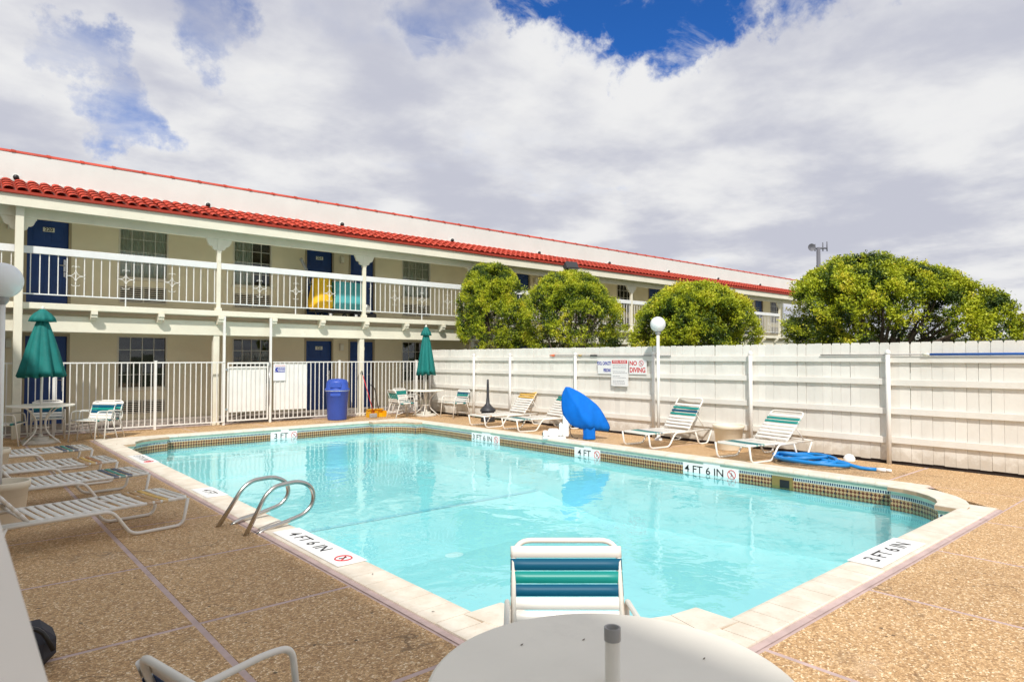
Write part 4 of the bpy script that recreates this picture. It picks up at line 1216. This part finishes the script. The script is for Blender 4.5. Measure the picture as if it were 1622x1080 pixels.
# grass tuft by the fence
gr = thing('grass_tuft', 'small weeds growing at the foot of the fence behind the second far chair', 'grass', (10.85, 13.45, 0))
mb = MB(); rs = random.Random(4)
for i in range(140):
    x = 10.86 + rs.uniform(-.05, .04); y = 13.45 + rs.uniform(-.5, .6); h_ = rs.uniform(.03, .12); dx = rs.uniform(-.05, .03); dy = rs.uniform(-.05, .05)
    mb.add([(x - .004, y, 0), (x + .004, y + .004, 0), (x + dx, y + dy, h_)], [(0, 1, 2)])
gm = stuff(mb.build('grass_blades', 'grass', gr, world=True))

# far white building seen under the trees and cell tower
fb = thing('distant_building', 'low pale flat roofed building glimpsed through the right hand trees', 'building', (42, 10, 0))
mb = MB(); mb.box(40, 48, -6, 22, -.05, 2.55); mb.build('wall', 'stucco', fb, world=True)
mb = MB(); mb.box(39.7, 48.3, -6.3, 22.3, 2.55, 2.85, ch=.05); mb.build('roof', 'stucco', fb, world=True)
for k in range(6):
    mb = MB(); mb.box(39.96, 39.998, -4 + k * 4.2, -2.6 + k * 4.2, 1.0, 2.0); mb.build('window', 'black', fb, world=True)
ctw = thing('cell_tower', 'grey cell tower with dish and antennas rising behind the largest tree', 'tower', (80, 35.5, 0))
mb = MB(); mb.tube([(80, 35.5, -.1), (80, 35.5, 15.0)], [.34, .22], 10); mb.build('mast', 'towergrey', ctw, world=True)
mb = MB(); rx = Vector((.755, -.656, 0)); c0 = Vector((80, 35.5, 14.9))
mb.tube([c0 - rx * .95, c0 + rx * 1.05], .10, 6)
for s_, h_ in ((-.4, .5), (.55, .7), (1.05, .8)): mb.tube([c0 + rx * s_ + Vector((0, 0, -.35)), c0 + rx * s_ + Vector((0, 0, h_))], .07, 6)
mb.build('antenna_bar', 'towergrey', ctw, world=True)
mb = MB(); Fd = frame(c0 - rx * .98 + Vector((-.4, -.3, 0)), rx, (0, 0, 1))
mb.lathe([(0, 0), (.25, .05), (.46, .15)], 16); mb.v = [tuple(Fd @ Vector(p)) for p in mb.v]; mb.build('dish', 'towergrey', ctw, world=True)
# floodlight on a pole behind the fence
fl_ = thing('floodlight', 'dark box floodlight above the second clipped tree', 'light', (13.3, 12.85, 0))
mb = MB(); mb.tube([(13.35, 12.85, -.05), (13.35, 12.85, 4.05)], .035, 8); mb.build('pole', 'smoker', fl_, world=True)
Mf = T(13.25, 12.75, 4.14) @ Matrix.Rotation(R(-41 + 180 + 25), 4, 'Z') @ Matrix.Rotation(R(32), 4, 'X')
mb = MB(); mb.box(-.19, .19, -.12, .12, -.13, .13, ch=.03, M4=Mf); mb.build('housing', 'smoker', fl_, world=True)
mb = MB(); mb.box(-.15, .15, -.09, .09, -.136, -.1305, M4=Mf); mb.build('lens', 'pvc', fl_, world=True)

# globe lamps
def globe_lamp(x, y, zc_, r_, label):
    l_ = thing('globe_lamp', label, 'lamp', (x, y, 0), group='globe lamps on white poles')
    mb = MB(); mb.tube([(0, 0, .0), (0, 0, zc_ - r_ - .02)], .030, 12); mb.lathe([(.075, 0), (.075, .035), (.04, .06), (.033, .12)], 14)
    mb.build('pole', 'iron', l_)
    mb = MB(); mb.lathe([(.033, zc_ - r_ - .06), (.055, zc_ - r_ - .03), (.062, zc_ - r_ + .018), (.0, zc_ - r_ + .02)], 14); mb.build('fitter', 'pvc', l_)
    mb = MB(); mb.lathe([(r_ * math.sin(math.pi * k / 20), zc_ - r_ * math.cos(math.pi * k / 20)) for k in range(21)], 32); mb.build('globe', 'globe', l_)
globe_lamp(10.60, 7.84, 2.262, .150, 'slim white lamp with a globe standing in front of the board fence')
globe_lamp(.43, 8.02, 2.35, .172, 'white globe lamp cut off by the left edge above the loungers')

# ================================================================== FURNITURE
def strap_mesh(w_, half, mname, r_=.0155, sag=.004):
    """x across strap width, y = span; sits over tubes at y=+-half, top at z~r"""
    mb = MB(); vs = []; ys = []
    n_ = 8
    ys = [-half + 2 * half * k / n_ for k in range(n_ + 1)]
    top = [(y, r_ + .001 - sag * (1 - (y / half) ** 2)) for y in ys]
    a1_ = [(half + r_ * math.sin(R(a)), r_ * math.cos(R(a))) for a in (40, 80, 120, 160, 185)]
    a0_ = [(-y, z) for y, z in reversed(a1_)]
    pathp = a0_ + top + a1_
    th = .0025
    vs = []
    for (y, z) in pathp: vs += [(-w_ / 2, y, z), (w_ / 2, y, z)]
    k_ = len(pathp)
    fs = [(2 * i, 2 * i + 1, 2 * i + 3, 2 * i + 2) for i in range(k_ - 1)]
    o = len(vs)
    for i, (y, z) in enumerate(pathp):
        dz = -th if len(a0_) <= i < len(a0_) + len(top) else 0
        yy = y - (th if i >= len(a0_) + len(top) else (-th if i < len(a0_) else 0)); vs += [(-w_ / 2, yy, z + dz - 1e-4), (w_ / 2, yy, z + dz - 1e-4)]
    fs += [(o + 2 * i, o + 2 * i + 2, o + 2 * i + 3, o + 2 * i + 1) for i in range(k_ - 1)]
    fs += [(2 * i, 2 * i + 2, o + 2 * i + 2, o + 2 * i) for i in range(k_ - 1)] + [(2 * i + 1, o + 2 * i + 1, o + 2 * i + 3, 2 * i + 3) for i in range(k_ - 1)]
    mb.add(vs, fs, 0, False)
    mb.sm = [i < 2 * (k_ - 1) for i in range(len(fs))]
    return mb.mesh('strap', mname)
SM = {}
def strap(kind, half, w_=.05):
    key = (kind, half, w_)
    if key not in SM: SM[key] = strap_mesh(w_, half, 'strap_' + kind)
    return SM[key]


def chair(loc, rz, label, back=('white', 'blue', 'teal', 'blue', 'white', 'white'), seat=('blue', 'teal', 'white', 'white', 'white', 'white', 'teal', 'blue'), group='strap chairs around the pool tables', drop=0):
    """faces +x"""
    c_ = thing('strap_chair', label, 'chair', (loc[0], loc[1], 0), rz, group)
    h = .245; r_ = .0125
    mb = MB()
    Pb = lambda s_: (-.21 - .13 * s_, .375 + .365 * s_)   # back axis
    b0 = (-.205, .36); b1 = Pb(1.0)
    # back loop
    mb.tube(rp([(b0[0] + .03, -h, b0[1] - .03), (b1[0], -h, b1[1]), (b1[0], h, b1[1]), (b0[0] + .03, h, b0[1] - .03)], .085, 7), r_, 8)
    mb.build('back_frame', 'tube', c_)
    mb = MB()
    mb.tube(rp([(-.19, -h, .385), (.24, -h, .40), (.24, h, .40), (-.19, h, .385)], .05, 5, True), r_, 8, closed=True)
    mb.build('seat_frame', 'tube', c_)
    for s_ in (-1, 1):
        y = s_ * (h + .03)
        mb = MB()
        mb.tube(rp([(.27, y, .0), (.20, y, .565 - drop), (.10, y, .575 - drop), (-.25, y, .545 - drop), (-.27, y, .45), (-.235, y, .385)], .075, 7), r_, 8)
        mb.build('arm_leg', 'tube', c_)
        mb = MB()
        mb.tube(rp([(-.34, y, .0), (-.225, s_ * (h + .015), .36), (-.20, s_ * h, .395)], .05, 4), r_, 8)
        mb.build('rear_leg', 'tube', c_)
        mb = MB(); mb.tube([(.236, s_ * h, .395), (.236, y, .395)], .008, 6); mb.build('seat_bracket', 'tube', c_)
    mb = MB(); mb.tube(rp([(-.30, -(h + .025), .12), (-.05, -h + .05, .15), (-.05, h - .05, .15), (-.30, h + .025, .12)], .1, 5), .008, 6); mb.build('stretcher', 'tube', c_)
    bx = Vector((-.13, 0, .365)).normalized()
    nb_ = Vector((bx.z, 0, -bx.x))
    k = len(back)
    for i, kd in enumerate(back):
        s_ = .865 - i * .145
        px_, pz_ = Pb(s_)
        mw = chain(c_) @ frame((px_, 0, pz_), bx, (0, -1, 0))
        inst('strap', strap(kd, h, .052), mw, c_)
    k = len(seat)
    for i, kd in enumerate(seat):
        x = .205 - i * .0555
        inst('strap', strap(kd, h), chain(c_) @ T(x, 0, .397 - .015 * (i / k)), c_)
    return c_


def lounger(loc, rz, label, cols_=('navy', 'teal', 'navy'), bcols=None, back=58, group='strap sun loungers', blen=.72, end=2, SL=1.15):
    """foot at local x=0, head towards +x; loc is the foot centre"""
    g_ = thing('sun_lounger', label, 'sun lounger', (loc[0], loc[1], 0), rz, group)
    h = .31; z = .262; r_ = .0155
    mb = MB()
    mb.tube(rp([(SL + .65, -h, z), (0, -h, z), (0, h, z), (SL + .65, h, z)], .07, 5), r_, 8)
    mb.tube([(SL + .65, -h, z), (SL + .65, h, z)], r_, 8); mb.tube([(SL, -h, z), (SL, h, z)], .010, 6)
    mb.build('seat_frame', 'tube', g_)
    for s_ in (-1, 1):
        y = s_ * (h + .028)
        mb = MB()
        mb.tube(rp([(.005, y, z), (.05, y, r_), (.50, y, r_), (.66, y, z - .012), (SL + .21, y, z - .012)], .07, 5), r_, 8)
        mb.build('leg', 'tube', g_)
        mb = MB()
        mb.tube(rp([(SL + .15, y, z - .012), (SL + .25, y, r_), (SL + .47, y, r_), (SL + .59, y, z - .012)], .06, 5), r_, 8)
        mb.build('leg', 'tube', g_)
    a = R(back); bx = Vector((math.cos(a), 0, math.sin(a)))
    mb = MB(); o = Vector((SL, 0, z + .005)); hb = h - .0
    e = o + bx * blen
    mb.tube(rp([(o.x, -hb, o.z), (e.x, -hb, e.z), (e.x, hb, e.z), (o.x, hb, o.z)], .07, 5), r_, 8)
    mb.build('back_frame', 'tube', g_)
    mb = MB(); q = o + bx * blen * .55
    for s_ in (-1, 1): mb.tube([(q.x, s_ * (hb - .02), q.z), (SL + .47, s_ * (hb - .02), z)], .009, 6)
    mb.tube([(SL + .47, -hb, z), (SL + .47, hb, z)], .009, 6)
    mb.build('back_strut', 'tube', g_)
    PT = .069
    n_ = int((SL - .06) / PT)
    seq = ['white'] * n_
    for i, c_ in enumerate(cols_): seq[end + i] = c_
    for i, kd in enumerate(seq):
        inst('strap', strap(kd, h), chain(g_) @ T(.065 + i * PT + (.02 if i > 7 else 0), 0, z), g_)
    n2_ = int((blen - .08) / PT); bseq = ['white'] * n2_
    for i, c_ in enumerate(bcols or cols_):
        if n2_ - 2 - i > 0: bseq[n2_ - 2 - i] = c_
    for i, kd in enumerate(bseq):
        p_ = o + bx * (.06 + i * PT)
        inst('strap', strap(kd, hb), chain(g_) @ frame(p_, bx, (0, 1, 0)), g_)
    return g_


# left loungers, foot ends toward the pool (head towards -x)
lounger((1.76, 7.16), R(180 + 9), 'nearest left lounger with tan and yellow bands at its foot, beside the cream pot', ('yellow', 'tan', 'tan'), back=50, end=2, SL=1.27)
lounger((1.81, 8.86), R(180 + 6), 'second nearest left lounger with navy and teal bands at its foot', ('navy', 'teal', 'navy'), back=52, SL=1.22)
lounger((1.72, 10.15), R(180 + 5), 'third left lounger with brown and yellow bands at its foot', ('orange', 'yellow', 'tan'), back=52, SL=1.22)
lounger((1.68, 11.70), R(180 + 4), 'farthest left lounger with teal bands, closest to the umbrella table', ('navy', 'teal', 'navy'), back=52, SL=1.22)
# loungers along the board fence
lounger((9.42, 12.12), R(-6), 'raised lounger with tan bands at its head beside the black ash receptacle', ('tan',), ('yellow', 'yellow', 'yellow'), back=52, blen=.78)
lounger((9.42, 10.95), R(-12), 'raised lounger with teal bands half hidden behind the blue covered pool lift', ('teal', 'blue', 'teal'), ('teal', 'teal', 'white'), back=50, blen=.75)
lounger((9.42, 7.48), R(-9), 'raised lounger with teal bands in front of the globe lamp pole', ('teal', 'teal', 'blue'), ('teal', 'blue', 'teal'), back=54, blen=.70, SL=1.02)
lounger((9.30, 5.50), R(-12), 'raised lounger with teal bands between the cream pot and the blue hose', ('teal', 'blue', 'teal'), ('teal', 'teal'), back=45, blen=.64, SL=.86)

# tables
def table(x, y, r_, label, z=.72, sleeve=False, group='round pool tables'):
    t_ = thing('round_table', label, 'table', (x, y, 0), group=group)
    mb = MB(); mb.lathe([(0, z), (r_ - .012, z), (r_ - .003, z - .004), (r_, z - .012), (r_ - .002, z - .026), (r_ - .02, z - .03), (r_ - .025, z - .012), (0, z - .012)], 72, smooth=False)
    mb.sm = [False] * len(mb.sm)
    mb.build('tabletop', 'tabletop', t_)
    for k in range(4):
        th = R(45 + 90 * k); c_, s_ = math.cos(th), math.sin(th)
        mb = MB(); mb.tube(rp([(c_ * r_ * .82, s_ * r_ * .82, z - .015), (c_ * r_ * .55, s_ * r_ * .55, z - .06), (c_ * .09, s_ * .09, .45), (c_ * .11, s_ * .11, .22), (c_ * r_ * .75, s_ * r_ * .75, .012)], .12, 6), .012, 8)
        mb.build('leg', 'tube', t_)
    mb = MB(); k = 24; mb.tube([(.13 * math.cos(2 * math.pi * i / k), .13 * math.sin(2 * math.pi * i / k), .30) for i in range(k)], .008, 6, closed=True); mb.build('ring', 'tube', t_)
    if sleeve:
        mb = MB(); mb.tube([(0, 0, .08), (0, 0, z + .14)], .0205, 20, caps=False); mb.build('umbrella_tube', 'tube', t_)
        mb = MB(); mb.lathe([(.0225, z + .118), (.0225, z + .152), (.021, z + .153), (.017, z + .152), (.017, z + .09), (0, z + .09)], 24); mb.build('tube_collar', 'pvc', t_)
        mb = MB(); mb.lathe([(.24, 0), (.25, .03), (.24, .07), (.06, .09), (.0, .09)], 24); mb.build('base', 'concrete', t_)
    return t_
table(1.385, 1.18, .505, 'near round cream table in the foreground with an empty umbrella tube', sleeve=True)
table(1.43, 15.19, .54, 'round white table under the dark teal umbrella at the left')
table(10.17, 15.36, .50, 'round white table at the far corner under the bright teal umbrella')

def umbrella(x, y, zt, zh, rh, label, seed):
    u_ = thing('patio_umbrella', label, 'umbrella', (x, y, 0), group='closed teal umbrellas')
    mb = MB(); mb.tube([(0, 0, .05), (0, 0, zt + .03)], .019, 12); mb.lathe([(.02, zt + .02), (.032, zt + .035), (.028, zt + .06), (.008, zt + .08), (0, zt + .1)], 12); mb.build('pole', 'tube', u_)
    mb = MB(); mb.lathe([(.29, 0), (.30, .02), (.29, .06), (.14, .066), (.135, .12), (.05, .125), (.03, .18), (0, .18)], 28, smooth=False); mb.build('base', 'concrete', u_)
    rs = random.Random(seed); ph = [rs.uniform(0, 6.28) for _ in range(4)]
    H = zt - .14 - zh
    def pl(r, z, th):
        q = 1 - (z - zh) / H; q = max(0, min(1, q))
        return r * (1.10 - (.10 + .26 * q) * (1 - abs(math.sin(4 * th + ph[0])) ** .7) + .05 * q * math.sin(11 * th + ph[1] + 3 * z) + .05 * math.sin(3 * th + ph[2] + 2 * z))
    prof = [(.0, zt - .06), (.06, zt - .10)] + [(.06 + (rh - .06) * (s_ ** .85), zt - .14 - H * s_) for s_ in [i / 9 for i in range(10)]]
    prof = prof + [(rh * .93, zh + .02), (rh * .5, zh + .16)]
    mb = MB(); mb.lathe(prof[::-1], 96, fn=pl)
    for i in range(96):
        pass
    # wavy hem
    mb.v = [(a, b_, c + (.022 * math.sin(8 * math.atan2(b_, a) + ph[0]) if c < zh + .03 else 0)) for a, b_, c in mb.v]
    mb.build('canopy', 'teal', u_)
    def pv(r, z, th): return r * (1 + .10 * math.sin(8 * th + ph[3]) * min(1, (zt - z) / .15))
    r2 = rh * .56
    mb = MB(); mb.lathe([(.012, zt + .03), (.05, zt + .015), (r2 * .62, zt - .05), (r2 * .88, zt - .13), (r2, zt - .21), (r2 * .94, zt - .212), (r2 * .5, zt - .10)][::-1], 64, fn=pv)
    mb.build('top_vent', 'teal', u_)
    return u_
umbrella(1.43, 15.19, 2.50, 1.25, .37, 'closed dark teal umbrella over the left table', 1)
umbrella(10.17, 15.36, 2.44, 1.14, .255, 'closed bright teal umbrella over the far corner table', 2)

# chairs
def face(a, b_): return math.atan2(b_[1] - a[1], b_[0] - a[0])
chair((2.02, 1.94), R(49.03 + 180), 'near cream strap chair with blue and teal bands tucked at the foreground table', drop=.055)
chair((.83, 2.01), R(12), 'cream strap chair in the lower left corner cut off by the frame', back=('white', 'navy', 'navy', 'white', 'white', 'white'))
chair((2.24, 15.08), R(222), 'front one of two nested strap chairs right of the left umbrella table')
chair((2.40, 15.24), R(226), 'rear one of two nested strap chairs right of the left umbrella table')
chair((.92, 15.25), R(-20), 'cream strap chair half cut off by the left edge beside the umbrella table')
chair((1.62, 15.98), R(-95), 'strap chair in shade behind the left umbrella table')
chair((9.42, 15.36), R(-4), 'teal banded strap chair left of the far corner table', back=('white', 'teal', 'teal', 'teal', 'white', 'white'))
chair((9.95, 15.95), R(-75), 'strap chair at the back of the far corner table by the iron fence', back=('white', 'teal', 'teal', 'white', 'white', 'white'))
chair((10.50, 14.46), R(182), 'teal banded strap chair right of the far corner table against the board fence')

# handrails
def loop(y, pts):
    return [(a, y, b_) for a, b_ in pts]
for (y, pts, lb_) in ((6.58, [(2.0, -.02), (2.24, .34), (2.34, .40), (2.55, .41), (2.68, .34), (2.70, .21), (2.62, .12), (2.36, .055), (2.20, .03), (2.12, -.02)], 'far stainless steel pool handrail loop on the left coping'),
                    (6.09, [(2.09, -.02), (2.28, .34), (2.37, .41), (2.60, .43), (2.73, .36), (2.75, .21), (2.66, .11), (2.42, .05), (2.27, .025), (2.20, -.02)], 'near stainless steel pool handrail loop on the left coping')):
    mb = MB(); mb.tube(rp(loop(y, pts), .09, 5), .0205, 14)
    o = mb.build('handrail', 'steel'); tag(o, lb_, 'handrail', 'pool handrails')

# bin
bn = thing('litter_bin', 'blue plastic litter bin with a domed lid in front of the iron fence', 'bin', (7.80, 15.93, 0))
mb = MB(); mb.lathe([(0, .0), (.235, .0), (.245, .03), (.285, .72), (.30, .73), (.305, .78), (.29, .785), (0, .785)], 32)
for k in range(16):
    th = 2 * math.pi * k / 16
mb.build('bin_body', 'blueplastic', bn)
mb = MB(); mb.box(-.13, .13, -.292, -.25, .62, .70, ch=.01); M_ = Matrix.Rotation(R(-35), 4, 'Z'); mb.v = [tuple(M_ @ Vector(p)) for p in mb.v]; mb.build('grip', 'blueplastic', bn)
mb = MB(); mb.lathe([(.315, .77), (.32, .80), (.30, .815), (.285, .82), (.275, .97), (.24, 1.03), (.15, 1.06), (0, 1.07)], 32); mb.build('lid', 'blueplastic', bn)
mb = MB(); mb.box(-.14, .14, -.300, -.255, .84, .98, ch=.012); mb.v = [tuple(M_ @ Vector(p)) for p in mb.v]; mb.build('flap', 'blueplastic', bn)
mb = MB(); mb.lathe([(.306, .755), (.308, .76), (.306, .768)], 32); mb.build('liner_edge', 'white', bn)

# dustpan and broom
dp_ = thing('lobby_dustpan', 'yellow lobby dustpans with a black handle standing by the iron fence', 'dustpan', (8.98, 15.95, 0))
for k, x in enumerate((-.14, .10)):
    mb = MB(); 
    A = [(-.13, -.12, .01), (.13, -.12, .01), (.13, .12, .02), (-.13, .12, .02)]
    mb.box(x - .13, x + .13, -.12, .12, .005, .018); mb.box(x - .13, x - .115, -.12, .12, .018, .17); mb.box(x + .115, x + .13, -.12, .12, .018, .17); mb.box(x - .115, x + .115, .105, .12, .018, .22); mb.box(x - .13, x + .13, .03, .12, .20, .22)
    mb.build('pan', 'dust_yellow', dp_)
mb = MB(); mb.tube(rp([(.10, .09, .2), (-.02, .10, .78), (-.10, .10, .86), (-.16, .1, .86)], .06, 4), .012, 7); mb.build('handle', 'black', dp_)
br = thing('broom', 'broom with a red handle leaning over the yellow dustpans', 'broom', (8.72, 15.80, 0))
mb = MB(); mb.tube([(.06, -.02, .14), (-.16, .18, 1.15)], .0095, 8); mb.build('handle', 'red', br)
mb = MB(); mb.tube([(-.16, .18, 1.15), (-.18, .20, 1.26)], .014, 8); mb.build('grip', 'black', br)
mb = MB(); mb.box(-.05, .16, -.06, .02, 0.0, .12, ch=.02); mb.build('brush', 'pvc', br)

# ash receptacle
ar = thing('ash_receptacle', 'black bottle shaped ash receptacle in front of the board fence', 'ash bin', (10.42, 12.93, 0))
mb = MB(); mb.lathe([(0, 0), (.17, 0), (.18, .02), (.165, .26), (.0, .262)], 24); mb.build('base', 'smoker', ar)
mb = MB(); mb.lathe([(.195, .262), (.2, .29), (.17, .34), (.10, .40), (.05, .46), (.036, .62), (.030, .95), (.026, 1.06), (0, 1.07)], 24); mb.build('neck', 'smoker', ar)

# cream pots
def pot(x, y, label, r_=.25):
    p_ = thing('planter_pot', label, 'planter', (x, y, 0), group='cream plastic planters')
    mb = MB(); mb.lathe([(0, .0), (r_ * .74, .0), (r_ * .77, .02), (r_ * .93, .37), (r_, .375), (r_ * 1.02, .43), (r_ * .99, .44), (r_ * .92, .435), (r_ * .90, .30), (0, .28)], 36)
    mb.build('pot_body', 'pot', p_)
    mb = MB(); mb.lathe([(0, .31), (r_ * .9, .305)], 24); mb.build('soil', 'soil_gap_shade', p_)
pot(10.42, 6.22, 'cream planter standing against the board fence between two loungers', .265)
pot(.47, 7.86, 'cream planter beside the head of the nearest left lounger', .20)
pot(.50, 10.75, 'cream planter cut off by the left edge among the far left loungers', .20)

# pool lift under a blue cover
lf = thing('pool_lift', 'white pool lift seat under a bright blue cloth cover at the far pool edge', 'pool lift', (9.55, 9.2, 0))
rt_ = Vector((.755, -.656, 0)); fw_ = Vector((.656, .755, 0))
def LP_(u_, v_, z_): p_ = Vector((9.50, 8.95, 0)) + rt_ * u_ + fw_ * v_; return (p_.x, p_.y, z_)
# levels: z, u centre, u half, v half
lv = [(.20, -.05, .60, .10), (.25, -.12, .63, .19), (.30, -.16, .61, .22), (.40, -.24, .555, .24), (.50, -.305, .50, .24), (.60, -.325, .44, .235), (.69, -.33, .365, .22), (.80, -.33, .23, .19),
      (.88, -.32, .116, .16), (.94, -.30, .03, .13), (1.0, -.27, -.10, .08), (1.03, -.25, -.17, .04)]
mb = MB(); NF = 22; NB = 12; nn_ = NF + NB; vs = []
for i, (z, ul, ur, vh) in enumerate(lv):
    q = (z - .2) / .83
    rid = .22 - .46 * q; rid = min(max(rid, ul + .05), ur - .05)
    for k in range(nn_):
        if k < NF:
            t_ = k / NF
            u_ = ul + (ur - ul) * t_
            e_ = (u_ - rid) / ((ur - rid) if u_ > rid else (rid - ul))
            v_ = -vh * (1 - abs(e_) ** 1.15)
            v_ += noise.noise(Vector((u_ * 6.5 + 4, z * 3.2, 0))) * .045 * (1 - abs(e_) ** 4) + .020 * math.sin(26 * (u_ - .15) / (.35 + z) + 1.0) * (1 - q) * (1 - abs(e_) ** 4)
        else:
            t_ = (k - NF) / NB; u_ = ur + (ul - ur) * t_
            v_ = vh * .8 * math.sin(math.pi * t_)
        zz = z - (.11 * (u_ - .27) if z < .22 else (.06 * (u_ - .27) if z < .27 else 0)) + .010 * noise.noise(Vector((u_ * 9, z * 9, 2)))
        vs.append(LP_(u_, v_, zz))
fs = [(i * nn_ + k, i * nn_ + (k + 1) % nn_, (i + 1) * nn_ + (k + 1) % nn_, (i + 1) * nn_ + k) for i in range(len(lv) - 1) for k in range(nn_)]
fs += [tuple(range((len(lv) - 1) * nn_, len(lv) * nn_)), tuple(reversed(range(nn_)))]
mb.add(vs, fs, 0, True); cv = mb.build('cloth_cover', 'liftcloth', lf, world=True)
mb = MB(); vs = []; 
for z in (.02, .10, .26):
    for k in range(24):
        th = 2 * math.pi * k / 24; q = 1 + .06 * math.sin(6 * th) - (.04 if z == .1 else 0)
        vs.append(LP_(.215 + .125 * q * math.copysign(abs(math.cos(th)) ** .7, math.cos(th)), -.02 + .11 * q * math.copysign(abs(math.sin(th)) ** .7, math.sin(th)), z))
mb.add(vs, [(i * 24 + k, i * 24 + (k + 1) % 24, (i + 1) * 24 + (k + 1) % 24, (i + 1) * 24 + k) for i in range(2) for k in range(24)], 0, True); mb.build('cover_skirt', 'liftcloth', lf, world=True)
mb = MB(); Ml = frame(LP_(-.40, .12, 0), rt_, fw_)
mb.box(-.30, .16, -.13, .13, .0, .05, ch=.015, M4=Ml); mb.box(-.29, -.19, -.09, .09, .05, .16, ch=.02, M4=Ml); mb.box(-.19, .03, -.08, .08, .05, .20, ch=.03, M4=Ml); mb.box(.03, .10, -.08, .06, .05, .32, ch=.03, M4=Ml)
mb.build('lift_base', 'white', lf, world=True)
mb = MB(); mb.box(.10, .22, -.12, .0, .05, .60, ch=.02, M4=Ml); mb.build('mast', 'white', lf, world=True)
mb = MB(); mb.box(-.305, -.27, -.03, .03, .075, .115, M4=Ml); mb.build('plug', 'black', lf, world=True)
mb = MB(); mb.tube(rp([LP_(-.16, 0, .30), LP_(-.16, 0, .12), LP_(-.10, -.02, .03), LP_(.0, -.02, .02)], .08, 5), .008, 6); mb.build('cable', 'black', lf, world=True)

# hose
rs = random.Random(11); pts = []
for i in range(170):
    a = i / 170 * 2 * math.pi * 4.25
    q = i / 170
    ra = .47 - .11 * math.sin(a * .31 + 1) - .04 * q; rb = .33 - .11 * math.sin(a * .43 + .6)
    cy_ = 4.66 + .09 * math.sin(a * .23 + 2); cx_ = 9.97 + .06 * math.sin(a * .37)
    z = .030 + .050 * q + .030 * math.sin(a * 1.37 + 1.5) * min(1, q * 3) + .02 * min(1, q * 3)
    pts.append((cx_ + rb * math.cos(a), cy_ + ra * math.sin(a), max(.029, z)))
last = Vector(pts[-1])
pts += [tuple(last.lerp(Vector((9.93, 4.05, .07)), .5)), (9.93, 4.05, .07), (9.97, 3.86, .03), (10.0, 3.78, .024), (10.04, 3.66, .024)]
hs = thing('vacuum_hose', 'coiled blue pool vacuum hose lying on the deck right of the last lounger', 'hose', (9.85, 4.55, 0))
mb = MB(); sm_ = []
for i in range(len(pts) - 1): sm_.append(pts[i])
sm_.append(pts[-1])
mb.tube(sm_, .026, 9); mb.build('hose_coil', 'hose', hs, world=True)
mb = MB(); mb.tube([(10.035, 3.67, .024), (10.06, 3.56, .026)], .028, 10); mb.tube([(10.06, 3.56, .026), (10.075, 3.49, .024)], [.024, .020], 10); mb.build('cuff', 'white', hs, world=True)
mb = MB(); mb.lathe([(0, 0), (.07, .0), (.085, .02), (.08, .07), (.05, .11), (.02, .12), (0, .12)], 16, fn=lambda r, z, th: r * (1 + .08 * math.sin(3 * th)))
o = mb.build('skimmer_basket', 'white'); o.location = (10.62, 4.28, 0); tag(o, 'small white plastic basket on the deck behind the blue hose', 'basket')

# folded white board close to the camera, bag beside it
F_ = Vector((.656, .755, 0)); R_ = Vector((.755, -.656, 0))
def CP(lat, dep, z): p_ = R_ * lat + F_ * dep; return Vector((p_.x, p_.y, z))
ab = thing('folding_board', 'blurred white folding board close to the lens in the lower left corner', 'board', tuple(CP(-.2, .5, 0)))
mb = MB()
def panel(l0, l1):
    a = CP(l0, .38, 1.52); b_ = CP(l0, .62, 1.52); c_ = CP(l1, .62, .0); d = CP(l1, .38, .0)
    sg = R_ * (-.018 if l1 > l0 else .018)
    V_ = [a, b_, c_, d, a + sg, b_ + sg, c_ + sg, d + sg]
    return V_, [(0, 1, 2, 3), (7, 6, 5, 4), (0, 4, 5, 1), (1, 5, 6, 2), (2, 6, 7, 3), (3, 7, 4, 0)]
V_, f_ = panel(-.504, -.014); mb.add(V_, f_); mb.build('front_panel', 'iron', ab, world=True)
mb = MB(); V_, f_ = panel(-.54, -.80); mb.add(V_, f_); mb.build('rear_panel', 'iron', ab, world=True)
bg = thing('carry_bag', 'dark grey bag on the deck beside the blurred white board', 'bag', (.32, 4.28, 0))
mb = MB(); mb.box(-.22, .16, -.14, .14, 0, .20, ch=.06); mb.build('bag_body', 'bagcloth', bg)
mb = MB(); mb.tube(rp([(-.18, -.15, .1), (-.1, -.15, .24), (.08, -.15, .24), (.14, -.15, .1)], .08, 4), .012, 6); mb.build('strap', 'black', bg)

# dry leaves and grit on the deck
mb = MB(); rs = random.Random(9)
for (x, y) in ((1.70, 1.10), (1.53, 1.42), (1.18, 1.35), (1.36, 1.52)):
    mb.add([(x - .008, y, .7215), (x, y - .003, .7225), (x + .008, y + .002, .7235), (x, y + .003, .7225)], [(0, 1, 2, 3)])
for i in range(170):
    x = rs.uniform(.0, 10.8); y = rs.uniform(.3, 15.8)
    if PX0 - .1 < x < PX1 + .1 and PY0 - .1 < y < PY1 + .1: continue
    s_ = rs.uniform(.006, .017); a = rs.uniform(0, 6.28); z = .004 if not (PX0 - CO < x < PX1 + CO and PY0 - CO < y < PY1 + CO) else .024
    c_, q = math.cos(a) * s_, math.sin(a) * s_
    mb.add([(x - c_, y - q, z), (x + q * .4, y - c_ * .4, z + .003), (x + c_, y + q, z + .002), (x - q * .4, y + c_ * .4, z + .005)], [(0, 1, 2, 3)])
o = stuff(mb.build('fallen_leaves', 'bark')); tag(o, 'scattered dry leaf bits lying on the pool deck', 'leaves')
